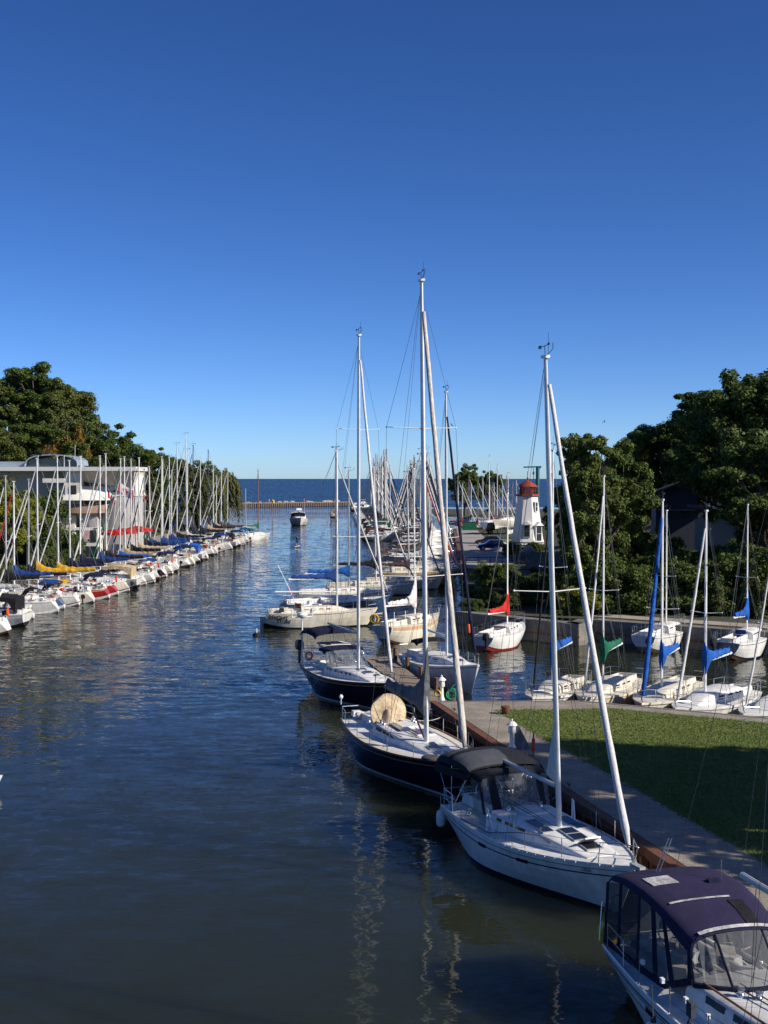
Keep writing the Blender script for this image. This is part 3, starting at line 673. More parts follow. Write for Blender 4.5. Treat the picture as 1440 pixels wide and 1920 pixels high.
tubes_obj('bimini_frame', 'steel', r1, [(hoop(1.4, zc1 + .3, x, z, w1 - .02, cr), .016) for x, z, cr in ((.3, zc1 + 1.7, .26), (1.5, zc1 + 1.9, .38), (2.7, zc1 + 1.75, .3))])
zk1 = c1.top(.36 * L1)
arch_canopy(r1, 'dodger', 'c_navy', [(3.1, zk1 + .72, 1.25, .25), (3.6, zk1 + .72, 1.22, .25), (4.0, zk1 + .60, 1.2, .22)])
mb = MB(); n = 10
t_r = [Vector((4.0, 1.2 * cos(pi * k / n), zk1 + .58 + .22 * (sin(pi * k / n) ** .55))) for k in range(n + 1)]; b_r = [Vector((4.75 - .4 * abs(cos(pi * k / n)) ** 2, 1.18 * cos(pi * k / n), zk1 - .04)) for k in range(n + 1)]
for k in range(n): mb.add([t_r[k], t_r[k + 1], b_r[k + 1], b_r[k]], [(0, 1, 2, 3)], 0)
mb.build('dodger_pane', 'vinyl', r1)
tubes_obj('dodger_frame', 'steel', r1, [([t_r[k], b_r[k]], .022) for k in (0, 3, 7, 10)])
mb = MB(); mb.box((1.7, .2, zc1 + 1.30), (1.6, 1.6, .10), 0, taper=.9); mb.box((2.3, -.5, zc1 + 1.28), (.8, .6, .14), 0); mb.build('stowed_sail', 'sail', r1)
mb = MB(); px, py, pz = .35, -1.25, h1.zs(0)
mb.tube([(px, py, pz), (px, py, pz + 2.75)], .045, 8); mb.lathe((px, py, pz + 2.75), [(.05, 0), (.26, .08), (.32, .2), (.28, .33), (.1, .36)], 14)
mb.tube([(px, py - .62, pz + 2.8), (px, py - .62, pz + 3.3)], .03, 5); mb.tube([(px, py + .62, pz + 2.8), (px, py + .62, pz + 3.3)], .03, 5); mb.tube([(px, py - .62, pz + 2.82), (px, py + .62, pz + 2.82)], .03, 5); mb.build('radar_pole', 'plastic_white', r1)
outboard_part(r1, -.18, -.2 - 1.0, h1.zs(0) + .75, s=1.15)
wheel_part(r1, 1.6, 0, zc1 + .75, .45)
mb = MB(); mb.torus((.1, -.75, zc1 + .45), .2, .06, (1, 0, 0), 12, 6); mb.build('life_ring', 'plastic_orange', r1)
for sd in (1, -1): winch_part(r1, (2.6, sd * 1.15, zc1 + .3))

# ================= the white boat in the bottom corner, navy enclosure =================
B8S, B8B = (6.35, 30.15), (9.25, 19.4)
r8, h8, c8, i8 = sailboat('white sloop with purplish navy cockpit enclosure in front, cut off by the picture corner', B8S, B8B, group='yachts along the quay wall', B=3.55, fb=1.12, fbow=1.5, fst=1.1, tb=.76, rt=.02, ov=.09,
    boot='boot_navy', bottom='boot_brown', stripe='stripe_navy', cab=(.34, .84, .50), cabw=.66, front=.5, mast=.62, mh=15.5, mr=.1, spr=(.5,), boomz=2.0, boomL=.245, boomm='alu_grey', cover=None, furl='sail', wins=0, detail=2)
L8 = i8['L']; toe_rail(r8, h8, 'alu_white', .03); zc8 = h8.deckz(1.5) - .12; w8 = 1.22
stripes(r8, h8, 'cove_stripe', 'stripe_navy', -.22, -.20, .01, .97); stripes(r8, h8, 'cove_stripe', 'stripe_navy', -.40, -.38, .01, .97)
for t in (.27,):
    mb = MB(); strake(h8, mb, -.36, -.25, t, t + .05, off=.012, n=3, sides=(-1,)); mb.build('hull_port', 'dark_glass', r8)
for u0, u1 in ((.13, .25), (.30, .40), (.45, .53)):
    for sd in (1, -1): c8.window(i8['cabin'], u0, u1, sd, .3, .84, 'dark_glass')
zk8 = c8.top(.36 * L8)
S8 = [(.12, zc8 + 1.50, w8 - .05, .12), (.45, zc8 + 1.66, w8 + .02, .17), (1.1, zc8 + 1.74, w8 + .03, .21), (2.0, zc8 + 1.74, w8 + .02, .22), (2.75, zc8 + 1.60, w8 - .02, .26), (3.3, zc8 + 1.36, w8 - .06, .40), (3.85, zc8 + 1.14, w8 - .14, .46)]
arch_canopy(r8, 'bimini', 'c_purple', S8, n=16, e=.42)
mb = MB(); patch(mb, [(1.35, zc8 + 1.745, w8 + .03, .21), (1.9, zc8 + 1.745, w8 + .02, .22)], 9.2, 12.2, n=16, e=.42); mb.build('bimini_window', 'c_greylight', r8)
mb = MB(); patch(mb, [(2.72, zc8 + 1.61, w8 - .02, .26), (2.78, zc8 + 1.60, w8 - .02, .265)], 6.0, 12.8, n=16, dz=.02, e=.42); patch(mb, [(3.80, zc8 + 1.17, w8 - .13, .46), (3.88, zc8 + 1.14, w8 - .14, .46)], 4.0, 12.8, n=16, dz=.02, e=.42); mb.build('bimini_batten', 'c_greylight', r8)
mb = MB(); patch(mb, [(2.9, zc8 + 1.54, w8 - .03, .30), (3.3, zc8 + 1.36, w8 - .06, .40), (3.75, zc8 + 1.18, w8 - .13, .45)], 5.0, 6.6, n=16, dz=.014, e=.42); mb.build('bimini_strap', 'c_black', r8)
mb = MB(); 
for a_, b_, r_ in (((.9, -.35, zc8 + 1.90), (.75, .05, zc8 + 2.62), .012), ((.96, -.30, zc8 + 1.90), (.8, .1, zc8 + 2.62), .012), ((1.9, .75, zc8 + 1.90), (1.9, .76, zc8 + 2.4), .01)):
    mb = MB(); mb.tube([a_, b_], r_, 5); mb.build('bimini_strut', 'steel', r8)
mb = MB(); mb.box((2.0, .5, zc8 + 1.97), (.15, .3, .08), 0); mb.build('bimini_cleat', 'c_navy', r8)
# enclosure walls: navy cloth posts, clear panes
mb = MB(); pane = MB()
for sd in (1, -1):
    scr = MB()
    E = lambda x: [p for p in [(x, sd * (w8 + .0), 0)]][0]
    tops = [(-.0, zc8 + 1.46), (.45, zc8 + 1.64), (1.2, zc8 + 1.72), (2.0, zc8 + 1.72), (2.75, zc8 + 1.58), (3.3, zc8 + 1.34), (3.85, zc8 + 1.12)]
    def T(x):
        for (a, za), (b, zb) in zip(tops, tops[1:]):
            if a <= x <= b: return lerp(za, zb, (x - a) / (b - a))
        return tops[-1][1]
    def wall(x): return w8 if x < 2.2 else lerp(w8, w8 - .14, (x - 2.2) / 1.65)
    def low(x): return zc8 + .12 if x < 3.0 else lerp(zc8 + .12, zk8 + .02, (x - 3.0) / 1.2)
    for xa_, xb_, xc, xd, dst in ((.12, .26, .12, .26, mb), (.26, .82, .26, .82, scr), (.82, .96, .82, .96, mb), (.96, 1.78, .96, 1.78, scr), (1.78, 1.9, 1.78, 1.9, mb), (1.9, 2.35, 1.9, 2.55, pane), (2.35, 2.52, 2.55, 2.75, mb), (2.52, 2.78, 2.75, 3.2, pane), (2.78, 2.92, 3.2, 3.4, mb), (2.92, 3.75, 3.4, 3.85, pane), (3.75, 3.85, 3.85, 4.0, mb)):
        q = [Vector((xc, sd * (wall(xc) + .06), low(xc))), Vector((xd, sd * (wall(xd) + .06), low(xd))), Vector((xb_, sd * wall(xb_), T(xb_))), Vector((xa_, sd * wall(xa_), T(xa_)))]
        if dst is mb: dst.prism(q if sd < 0 else q[::-1], (0, -sd * .012, 0))
        else: dst.add(q, [(0, 1, 2, 3)])
    scr.build('enclosure_screen', 'mesh_screen', r8)
    lowp = [Vector((x, sd * (wall(x) + .065), low(x) - .03)) for x in (.12, .5, 1, 1.5, 2, 2.5, 3, 3.5, 4)]
    for a, b in zip(lowp, lowp[1:]): mb.prism([a, b, b + Vector((0, 0, .16)), a + Vector((0, 0, .16))] if sd < 0 else [b, a, a + Vector((0, 0, .16)), b + Vector((0, 0, .16))], (0, -sd * .012, 0))
n = 12; ww = w8 - .14
tr_ = [Vector((3.86, ww * cos(pi * k / n), zc8 + 1.13 + .46 * (abs(sin(pi * k / n)) ** .42))) for k in range(n + 1)]; br_ = [Vector((4.85 - .8 * abs(cos(pi * k / n)) ** 2.2, (ww + .02) * cos(pi * k / n), c8.top(4.6) + .02 - .1 * abs(cos(pi * k / n)) ** 2)) for k in range(n + 1)]
for k in range(n): pane.add([tr_[k], tr_[k + 1], br_[k + 1], br_[k]], [(0, 1, 2, 3)], 0)
for k in (0, 4, 8, 12): mb.tube([tr_[k], br_[k]], .03, 5)
mb.tube(br_, .06, 6); mb.tube([p + Vector((.02, 0, -.03)) for p in tr_], .04, 6)
pane.add([Vector((.12, -w8, zc8 + .2)), Vector((.12, w8, zc8 + .2)), Vector((.12, w8 - .05, zc8 + 1.46)), Vector((.12, -w8 + .05, zc8 + 1.46))], [(0, 1, 2, 3)])
mb.build('enclosure_wall', 'c_navy', r8); pane.build('enclosure_pane', 'vinyl', r8)
wheel_part(r8, 1.3, 0, zc8 + .75, .5)
gear(r8, R, 14, (.7, 4.0), (-.9, .9), (zc8 + .2, zc8 + .5), ['plastic_white', 'plastic_white', 'c_greylight', 'deck_cream'])
mb = MB(); 
for s in (-.5, -.3, .3): mb.tube([(4.5, s, c8.top(4.5) + .04), (6.6, s * .5, c8.top(6.6) + .04)], .014, 5)
mb.tube([(4.2, -.95, c8.top(4.2) + .0), (7.2, -.8, c8.top(7.2) + .0)], .025, 6, mi=1); mb.build('halyard', ['rope_dark', 'teak'], i8['cabin'])
for x, y in ((4.95, -.55), (5.2, -.3), (4.95, .4)): winch_part(i8['cabin'], (x, y, c8.top(x) - .03))
hatch_part(i8['cabin'], c8, 5.9, 0, .5, .5)
mb = MB(); q = h8.pt(.45, h8.zs(.45), -1); mb.box((q.x, q.y + .02, q.z + .50), (.2, .1, .3), 0); 
for k in range(5): mb.torus((q.x + .02 * k, q.y + .02, q.z + .12), .14 + .01 * k, .014, (0, 1, .1 * k), 14, 4)
mb.tube([(q.x, q.y, q.z + .4), (q.x - .1, q.y - .02, q.z - .1), (q.x - .4, q.y + .0, q.z + .02), (q.x - .9, q.y + .02, q.z + .03)], .014, 5); mb.build('coiled_line', 'rope_dark', r8)
mb = MB()
for t in (.235, .33, .425, .50): 
    q = h8.pt(t, h8.zs(t), -1); mb.box((q.x, q.y + .06, q.z + .58), (.1, .07, .1), 0)
mb.build('lifeline_fitting', 'plastic_white', r8)
q = w_of(r8, h8.pt(.36, .65, -1) + Vector((0, -.24, 0)))
fb_ = MB(); fb_.ball((0, 0, 0), .25, 16, 10, 0, (1, 1, 1.12)); fb_.lathe((0, 0, .25), [(.06, 0), (.06, .1), (.02, .12)], 8, 1); fb_.tube([(0, 0, .36), (0, .1, .55), (.0, .2, .95)], .014, 5, 1)
tag(fb_.build('fender', ['plastic_white', 'rope_dark'], None, loc=q), 'round white ball fender hanging on the side of the navy-enclosure sloop', 'fender')
# yellow horseshoe buoy on the stern rail
hb = MB(); hb.loft([[Vector((sx * .13 * k, .22 * k * cos(a) , .34 * k * sin(a) - (0.0))) for a in [2 * pi * j / 14 for j in range(14)]] for sx, k in ((-1, .8), (-.8, 1), (.8, 1), (1, .8))], 0)
hb.tube([(0, -.12, .3), (.05, -.1, .75), (.02, .12, .75), (0, .12, .3)], .018, 5, mi=1)
tag(hb.build('life_buoy', ['plastic_yellow', 'steel'], None, loc=w_of(r8, (-.14, -1.05, zc8 + .18)), rz=r8.rotation_euler[2]), 'yellow buoyancy cushion strapped outside the stern rail of the navy-enclosure sloop', 'life buoy')
mb = MB(); mb.torus((-.10, .35 - 1.2, zc8 + .9), .2, .02, (1, .3, 0), 14, 5, a0=0, a1=4.5); mb.tube([(.02, -1.35, zc8 + .1), (-.05, -1.25, zc8 + 1.0)], .015, 5); mb.build('stern_bracket', 'steel', r8)

# ------------------------------------------------------------------ mooring lines of the quay yachts
def line_thing(a, b, label, sag=.25, m='rope', r=.016):
    a, b = Vector(a), Vector(b); mb = MB(); pts = [a.lerp(b, i / 8) - Vector((0, 0, sag * sin(pi * i / 8))) for i in range(9)]
    mb.tube([p - a for p in pts], r, 5); tag(mb.build('mooring_line', m, loc=a), label, 'rope', 'mooring lines to the quay')
def qx_near(y): return lerp(2.39, 14.3, (61.3 - y) / 54.3)
for root, h, nm in ((r3, h3, 'white black-bimini sloop'), (r2, h2, 'navy sloop with the tan wheel cover'), (r8, h8, 'navy-enclosure sloop')):
    for t, dy, w_ in ((.93, -1.2, 'bow'), (.1, 1.4, 'stern')):
        p = w_of(root, h.pt(t, h.zs(t), 1) + Vector((0, -.05, .02))); y = p.y + dy
        line_thing(p, (qx_near(y) + .25, y, 1.36), f'pale {w_} line from the quay to the {nm}')
        mb = MB(); mb.tube([(0, -.14, .09), (0, .14, .09)], .025, 5); mb.tube([(0, -.05, 0), (0, -.05, .09)], .02, 5); mb.tube([(0, .05, 0), (0, .05, .09)], .02, 5)
        tag(mb.build('mooring_cleat', 'rubber', loc=(qx_near(y) + .25, y, 1.32), rz=.2), f'black quay cleat at the {w_} line of the {nm}', 'cleat', 'cleats on the quay cap')
# ------------------------------------------------------------------ boats at the finger dock and in the channel mouth
G_DOCK = 'boats at the finger dock and the quay mouth'
r4, h4, c4, i4 = sailboat('white sloop with dark furled headsail moored behind the finger dock, bow towards the lamp pedestal', (1.75, 79.6), (5.15, 70.2), group=G_DOCK, fb=1.15, fbow=1.75, B=3.2, boot='white', stripe='stripe_grey', mast=.56, mh=17.0, rake=.012,
    cover=None, furl='c_navy', fr=.10, wins=3, detail=2, cab=(.32, .80, .40), spr=(.45,), winm='grey_glass', boomz=1.1, mr=.1)
for x in (.66, .74): hatch_part(i4['cabin'], c4, x * i4['L'], 0, .5, .5, 'grey_glass')
arch_canopy(r4, 'dodger', 'c_black', [(2.3, 2.1, 1.0, .25), (2.9, 2.15, 1.0, .3), (3.4, 2.0, .98, .25)])
r5, h5, c5, i5 = sailboat('cream double-cabin sloop with tan upper strake and white sail cover', (-.15, 92.6), (4.25, 98.0), group=G_DOCK, B=2.75, fb=1.25, fbow=1.75, hullc='cream', boot='cream', bottom='boot_brown', stripe='tan_strake', trans='grey_hull', rt=-.02,
    deckc='deck_cream', cab=(.34, .8, .5), mast=.56, mh=12.7, rake=.012, cover='c_white', hm=1.9, furl=None, wins=3, detail=2, boomL=.5, mr=.07, spr=(.55,), boomz=.75)
stripes(r5, h5, 'upper_strake', 'tan_strake', -.32, -.03, .02, .98)
mb = MB(); mb.torus((.05, .75, 1.75), .3, .085, (1, .4, 0), 14, 7); mb.build('life_ring', 'c_yellow', r5)
for sd in (1, -1):
    for x in (.3, 1.6): tubes_obj('awning_post', 'alu_white', r5, [([(x, sd * .9, 1.2), (x, sd * .9, 2.35)], .03)])
r6, h6, c6, i6 = sailboat('cream-white sloop lying broadside, dark lettering on its hull and bare white boom', (-9.7, 102.6), (-.5, 104.2), group=G_DOCK, B=3.0, fb=1.2, fbow=1.5, rt=.045, ov=.1, hullc='cream', boot='boot_black', bottom='boot_black', stripe='cream', trans='grey_hull',
    cab=(.32, .74, .45), mast=.64, mh=14.2, rake=.0, mm='alu_white', cover=None, furl=None, wins=4, detail=2, boomL=.53, boomz=1.15, spr=(.5,), deckc='deck_cream', winv=(.35, .68))
mb = MB(); mb.box((-.05, 0, .25), (.42, .06, 1.3), 0); mb.build('rudder', 'grey_hull', r6)
stripes(r6, h6, 'rub_rail', 'boot_brown', -.09, -.045, .0, .98)
def hull_text(h, par, t, dz, body, size, m, sd=-1):
    q = h.pt(t, h.zs(t) + dz, sd); q2 = h.pt(t + .02, h.zs(t + .02) + dz, sd); q3 = h.pt(t, h.zs(t) + dz - .1, sd)
    dv = (q2 - q).normalized(); uv = (q - q3).normalized(); nv = dv.cross(uv).normalized()
    uv = nv.cross(dv); q = q + nv * .012
    text_part('hull_lettering', body, size, par, Matrix(((dv.x, uv.x, nv.x, q.x), (dv.y, uv.y, nv.y, q.y), (dv.z, uv.z, nv.z, q.z), (0, 0, 0, 1))), m, .003)
hull_text(h6, i6['hull'], .095, -.36, 'BRIGHT', .46, 'rubber'); hull_text(h6, i6['hull'], .155, -.66, 'STUFF', .42, 'rubber')
gear(r6, R, 14, (.5, 5.2), (-.9, .9), (1.45, 1.9), ['plastic_white', 'plastic_white', 'c_black', 'c_brown'], 'gear_bag')
mb = MB(); mb.tube([(2.8, .3, 1.3), (2.35, .3, 2.6), (1.2, .3, 5.0)], .035, 5); mb.build('flag_staff', 'alu_white', r6)
mb = MB(); mb.loft([[Vector((2.35 - .35 * u, .3 + .05 * sin(4 * u), 2.65 + .95 * u)), Vector((2.6 - .35 * u, .36, 2.5 + .6 * u))] for u in (0, .3, .6, 1)], 0, closed=False, caps=(False, False)); mb.build('ensign', 'c_red', r6)
sailboat('dark blue sloop with bright blue sail cover moored just behind the lettered cream sloop', (-8.9, 109.5), (.6, 113.6), group=G_DOCK, B=3.2, fb=1.25, fbow=1.65, hullc='blue_hull', boot='boot_white', stripe='stripe_navy', mast=.50, mh=14.4, rake=.004, cover='c_blue', hm=.55, arm=.36, furl='sail', wins=3, detail=1, mm='alu_grey', boomz=1.5, boomL=.42)
sailboat('white sloop with blue sail cover and grey mast beyond the dark blue sloop', (-8.6, 122.5), (1.2, 124.5), group=G_DOCK, B=3.1, mast=.53, mh=12.7, rake=.0, cover='c_bright', hm=.5, arm=.36, furl=None, mm='alu_grey', wins=3, detail=1, boomL=.42, boomz=1.3)
sailboat('white sloop with long black sail cover beyond the two blue-covered boats', (-6.2, 131.0), (3.4, 131.8), group=G_DOCK, B=3.1, mast=.56, mh=13.2, cover='c_black', hm=.8, furl='sail', wins=3, detail=1, boomL=.44, boomz=1.5, deckc='deck_cream')
sailboat('cream sloop with brown sail cover lying next to the ochre-hulled boat', (-2.4, 137.5), (6.4, 138.4), group=G_DOCK, B=3.0, hullc='cream', mast=.58, mh=12.4, cover='c_brown', hm=.6, furl='c_navy', wins=4, detail=1, deckc='deck_cream', boomL=.4)
sailboat('white-decked boat with broad ochre hull side, nearest of the quay row', (-.6, 143.0), (8.4, 144.2), group=G_DOCK, B=3.1, fb=1.5, fbow=1.9, hullc='ochre', boot='boot_brown', stripe='white', mast=.55, mh=13.6, cover=None, furl='c_red', wins=4, detail=1, cab=(.15, .82, .6), deckc='deck_cream', boomL=.35)

# ------------------------------------------------------------------ boats of the small basin on the right
G_BAS = 'sailboats in the sheltered basin'
def basin(label, stern, bow, **k):
    return sailboat(label, stern, bow, group=G_BAS, detail=k.pop('detail', 2), **k)
rw, hw, cw, iw = basin('small white sailboat with bright red sail cover and wooden companionway', (6.75, 88.3), (10.3, 94.3), B=2.6, fb=1.0, fbow=1.45, boot='boot_red', bottom='boot_red', stripe='white', trans='grey_hull', cab=(.42, .86, .42), mast=.60, mh=10.9, rake=.0, cover='c_red', hm=1.25, furl=None, wins=3, boomL=.46, mr=.065, spr=(), floor='varnish', boomz=.9, mm='alu_white', rt=.01)  # grey transom: shade on the face turned from the sun, put into the colour
mb = MB(); mb.box((iw['L'] * .42 - .03, 0, 1.22), (.05, .9, .55), 0); mb.box((iw['L'] * .25, 0, 1.06), (2.4, .8, .08), 0); mb.build('companionway', 'varnish', rw)
outboard_part(rw, -.15, -.45, .75, s=1.0)
mb = MB(); mb.lathe((.1, 1.05, 1.25), [(.1, 0), (.14, .1), (.14, .5), (.1, .6)], 10); mb.build('life_ring', 'plastic_orange', rw)
ra, ha, ca, ia = basin('white trailer-sailer with dark windows moored by the grey concrete wall', (17.75, 87.6), (21.9, 93.4), B=2.7, fb=1.15, fbow=1.5, boot='boot_green', stripe='stripe_grey', trans='deck_grey', cab=(.36, .86, .5), mast=.56, mh=9.7, rake=.0, cover=None, furl=None, wins=2, boomL=.0, mr=.075, spr=(.42,), boomz=.9, rt=.01, outboard=True)
rb, hb2, cb, ib = basin('white trailer-sailer with blue sail cover and tilted outboard by the right frame edge', (22.5, 84.0), (26.6, 89.6), B=2.8, fb=1.15, fbow=1.5, boot='boot_navy', stripe='stripe_navy', trans='stripe_grey', cab=(.38, .86, .5), mast=.55, mh=10.2, rake=.0, cover='c_bright', hm=1.3, furl=None, wins=1, boomL=.36, mr=.07, spr=(.42,), boomz=.9, rt=.01)
outboard_part(rb, -.25, .7, .85, s=1.1, m='plastic_black')
mb = MB(); mb.box((ib['L'] * .38 - .03, .0, 1.45), (.05, .75, .7), 0); mb.build('companionway', 'c_blue', rb)
basin('white sloop with black furled headsail, leftmost of the row along the lawn', (10.6, 69.8), (7.25, 62.6), B=2.8, boot='boot_navy', stripe='stripe_navy', deckc='deck_cream', mast=.58, mh=13.4, rake=.0, cover='c_bright', hm=.55, collar=.75, furl='c_black', wins=3, boomL=.42, boomz=1.6, fr=.06, spr=(.5,), mr=.07)
basin('cream sloop with dark green sail cover in the row along the lawn', (13.6, 70.6), (9.75, 62.5), B=2.9, hullc='cream', deckc='deck_cream', boot='boot_green', stripe='stripe_gold', mast=.60, mh=12.1, rake=.0, cover='c_green', hm=.6, collar=.65, furl='sail', fr=.07, wins=3, boomL=.40, boomz=1.5, spr=(.45,), mr=.07)
basin('cream sloop with royal blue furled headsail in the row along the lawn', (16.6, 69.6), (12.3, 60.9), B=3.0, hullc='cream', deckc='deck_cream', boot='boot_navy', stripe='stripe_navy', mast=.60, mh=10.9, rake=.0, cover='c_bright', hm=.6, collar=.7, furl='c_bright', fr=.13, wins=3, boomL=.36, boomz=1.45, spr=(.42,), mr=.085)
basin('white sloop with white furled headsail and blue boom cover behind the lawn path', (18.9, 66.6), (13.6, 59.6), B=3.0, boot='boot_navy', stripe='stripe_grey', mast=.60, mh=10.4, rake=.0, cover='c_bright', hm=.6, collar=.7, furl='sail', fr=.085, wins=3, boomL=.36, boomz=1.45, spr=(.44,), mr=.085, cab=(.3, .8, .5))
basin('white sloop at the right frame edge, rightmost of the row along the lawn', (21.6, 64.6), (16.4, 58.2), B=3.0, boot='boot_navy', stripe='stripe_navy', mast=.58, mh=9.4, rake=.0, cover='c_greylight', hm=1.4, furl='sail', fr=.06, wins=3, boomL=.36, boomz=1.0, spr=(.45,), mr=.08)

# ------------------------------------------------------------------ left bank: row of moored boats, sterns to the channel
G_LEFT = 'boats moored stern-out along the left bank'
def lx(d):
    P = [(90, -29.3), (100, -28.9), (114, -29.6), (126, -27.6), (145, -26.6), (176, -26.6), (216, -25.8), (262, -24.6)]
    for (a, xa), (b, xb) in zip(P, P[1:]):
        if a <= d <= b: return lerp(xa, xb, (d - a) / (b - a))
    return P[-1][1]
hull_w = dict(white='white', cream='cream', navy='navy', blue_hull='blue', red_hull='red', black_hull='black', grey_hull='grey', bluegrey='slate-blue', green_hull='green')
cov_w = dict(c_navy='navy', c_blue='blue', c_bright='bright blue', c_black='black', c_yellow='yellow', c_tan='tan', c_white='white', c_grey='dark grey', c_greylight='pale grey', c_green='green', c_red='red', c_brown='brown', c_burgundy='burgundy', c_teal='teal')
ROW = [ # distance, hull, cover, mast top, mast material, furl, length
 (98.5, 'white', 'c_greylight', 12.3, 'alu_white', 'sail', 8.2), (103.5, 'cream', 'c_black', 12.0, 'alu_grey', 'sail', 7.6), (108.5, 'cream', 'c_greylight', 12.1, 'alu', None, 7.4),
 (113.8, 'grey_hull', 'c_black', 12.2, 'alu_grey', 'sail', 8.8), (117.2, 'bluegrey', 'c_blue', 11.7, 'alu_white', 'c_red', 8.6), (120.6, 'white', 'c_navy', 11.9, 'alu_grey', 'sail', 8.6), (124.0, 'cream', 'c_yellow', 13.9, 'alu', 'sail', 8.8),
 (127.6, 'red_hull', 'c_yellow', 14.2, 'alu', 'sail', 8.4), (131.4, 'red_hull', 'c_navy', 13.8, 'alu', 'sail', 8.6), (135.4, 'cream', 'c_navy', 14.3, 'alu_white', None, 8.9), (139.4, 'white', 'c_tan', 14.6, 'mast_black', 'sail', 8.8),
 (143.6, 'white', 'c_blue', 14.5, 'alu_white', 'sail', 9.0), (147.2, 'white', 'c_black', 14.8, 'alu_white', 'sail', 9.2), (151.0, 'white', 'c_bright', 14.3, 'alu', 'c_green', 8.8), (155.2, 'black_hull', 'c_tan', 14.6, 'alu_white', 'sail', 9.2),
 (160.0, 'cream', 'c_black', 14.4, 'alu', 'sail', 9.0), (164.6, 'white', 'c_tan', 14.6, 'alu_white', 'c_blue', 9.0), (168.8, 'white', 'c_navy', 13.2, 'alu_grey', 'c_navy', 8.6), (173.2, 'white', 'c_blue', 13.6, 'alu_white', 'sail', 9.2),
 (177.4, 'cream', 'c_blue', 15.0, 'alu', 'sail', 9.0), (181.6, 'white', 'c_blue', 14.6, 'alu_white', None, 9.0), (185.6, 'white', 'c_bright', 14.2, 'alu_white', 'sail', 8.8), (190.0, 'black_hull', 'c_blue', 13.2, 'alu', 'c_green', 9.2),
 (194.6, 'white', 'c_navy', 15.2, 'alu_white', 'sail', 9.6), (199.0, 'white', 'c_black', 17.2, 'alu', 'sail', 9.4), (203.4, 'white', 'c_white', 16.4, 'alu_white', 'sail', 9.6), (207.8, 'cream', 'c_black', 19.0, 'alu_white', 'sail', 10.2),
 (212.2, 'white', 'c_navy', 17.4, 'mast_black', 'c_blue', 9.8), (216.6, 'white', 'c_black', 15.6, 'alu', 'sail', 9.4), (221.4, 'black_hull', 'c_black', 15.4, 'alu_white', 'sail', 9.6), (226.0, 'white', 'c_tan', 17.0, 'mast_black', 'sail', 9.6),
 (230.6, 'cream', 'c_black', 14.6, 'alu_white', None, 9.2), (235.2, 'white', 'c_tan', 12.4, 'alu', 'sail', 8.8), (240.0, 'white', 'c_brown', 13.6, 'alu_white', 'sail', 9.0), (245.0, 'cream', 'c_navy', 14.2, 'alu_white', 'sail', 9.0)]
for i, (d, hc, cv, mh, mm_, fu, L_) in enumerate(ROW):
    d += random.Random(i * 7 + 1).uniform(-.5, .5)
    xs = lx(d); rr = random.Random(i + 5); near = d < 160
    lab = f'{hull_w[hc]}-hulled sailboat with {cov_w[cv]} sail cover, {ordinal(i + 1)} from the near end of left-bank row'
    if i in (1, 10, 21, 29):
        motorboat(f'white motorboat with {cov_w[cv]} canopy, {ordinal(i + 1)} boat from the near end of left-bank row', (xs + .3, d), (xs - 8.0, d + .5), group=G_LEFT, canopy=cv, arch=(i != 10), B=2.9); continue
    t_ = rr.uniform(-.16, .12)
    xs += rr.uniform(-.7, .5); L_ += rr.uniform(-1.1, .8)
    root, h, c, inf = sailboat(lab, (xs, d), (xs - L_ * cos(t_), d + L_ * sin(t_) + .3), group=G_LEFT, B=L_ * .31, fb=rr.uniform(.95, 1.12), fbow=1.5, hullc=hc, boot=rr.choice(['white', 'white', 'boot_navy', 'boot_red']), bottom=rr.choice(['boot_white', 'boot_white', 'white', 'boot_brown']), stripe=rr.choice(['stripe_navy', 'stripe_red', 'stripe_grey', 'white']),
        rt=rr.uniform(.03, .075), tb=rr.uniform(.5, .66), deckc=rr.choice(['deck', 'deck', 'deck_cream']), mast=rr.uniform(.55, .6), mh=mh, rake=rr.uniform(-.004, .012), mm=mm_, mr=.085, cover=cv, hm=rr.uniform(.7, 1.2), furl=fu, fr=.09, arm=rr.uniform(.3, .46), wins=3, detail=1 if d < 215 else 0, boomL=rr.uniform(.38, .46), boomz=rr.uniform(1.0, 1.4), spr=(rr.uniform(.44, .56),), rails=True, outboard=(i % 4 == 1), trans='white' if hc in ('grey_hull', 'black_hull') else None)
    root.rotation_euler[0] = radians(rr.uniform(-1.6, 1.6))
    if near or i % 3 == 0:
        gear(root, rr, 8, (.4, L_ * .34), (-.8, .8), (1.25, 1.65), ['plastic_white', 'plastic_white', 'c_black', rr.choice(['plastic_orange', 'teak', 'plastic_red', 'c_tan'])], 'gear_bag')
    if i % 3 != 1:
        cc = cv if cv in ('c_yellow', 'c_blue', 'c_navy', 'c_black', 'c_tan') else rr.choice(['c_navy', 'c_black', 'c_tan'])
        zc_ = c.top(L_ * .34); w_ = .95
        arch_canopy(root, 'dodger', cc, [(L_ * .25, zc_ + .45, w_, .2), (L_ * .32, zc_ + .5, w_, .25), (L_ * .37, zc_ + .1, w_ * .95, .45), (L_ * .40, zc_ - .15, w_ * .9, .3)], n=8)
    if i % 3 == 1 and i > 2:
        zc_ = c.top(L_ * .34); cc = rr.choice(['c_navy', 'c_black', 'c_blue', 'c_navy'])
        arch_canopy(root, 'bimini', cc, [(L_ * .05, zc_ + .75, .95, .2), (L_ * .12, zc_ + .85, 1.0, .28), (L_ * .22, zc_ + .85, 1.0, .28), (L_ * .28, zc_ + .75, .95, .22)], n=8)
    if i % 5 in (0, 3):
        mb = MB(); mb.torus((.15, rr.uniform(-.5, .5), 1.75), .28, .075, (1, .2, 0), 12, 6); mb.build('life_ring', rr.choice(['plastic_orange', 'plastic_white', 'plastic_orange']), root)

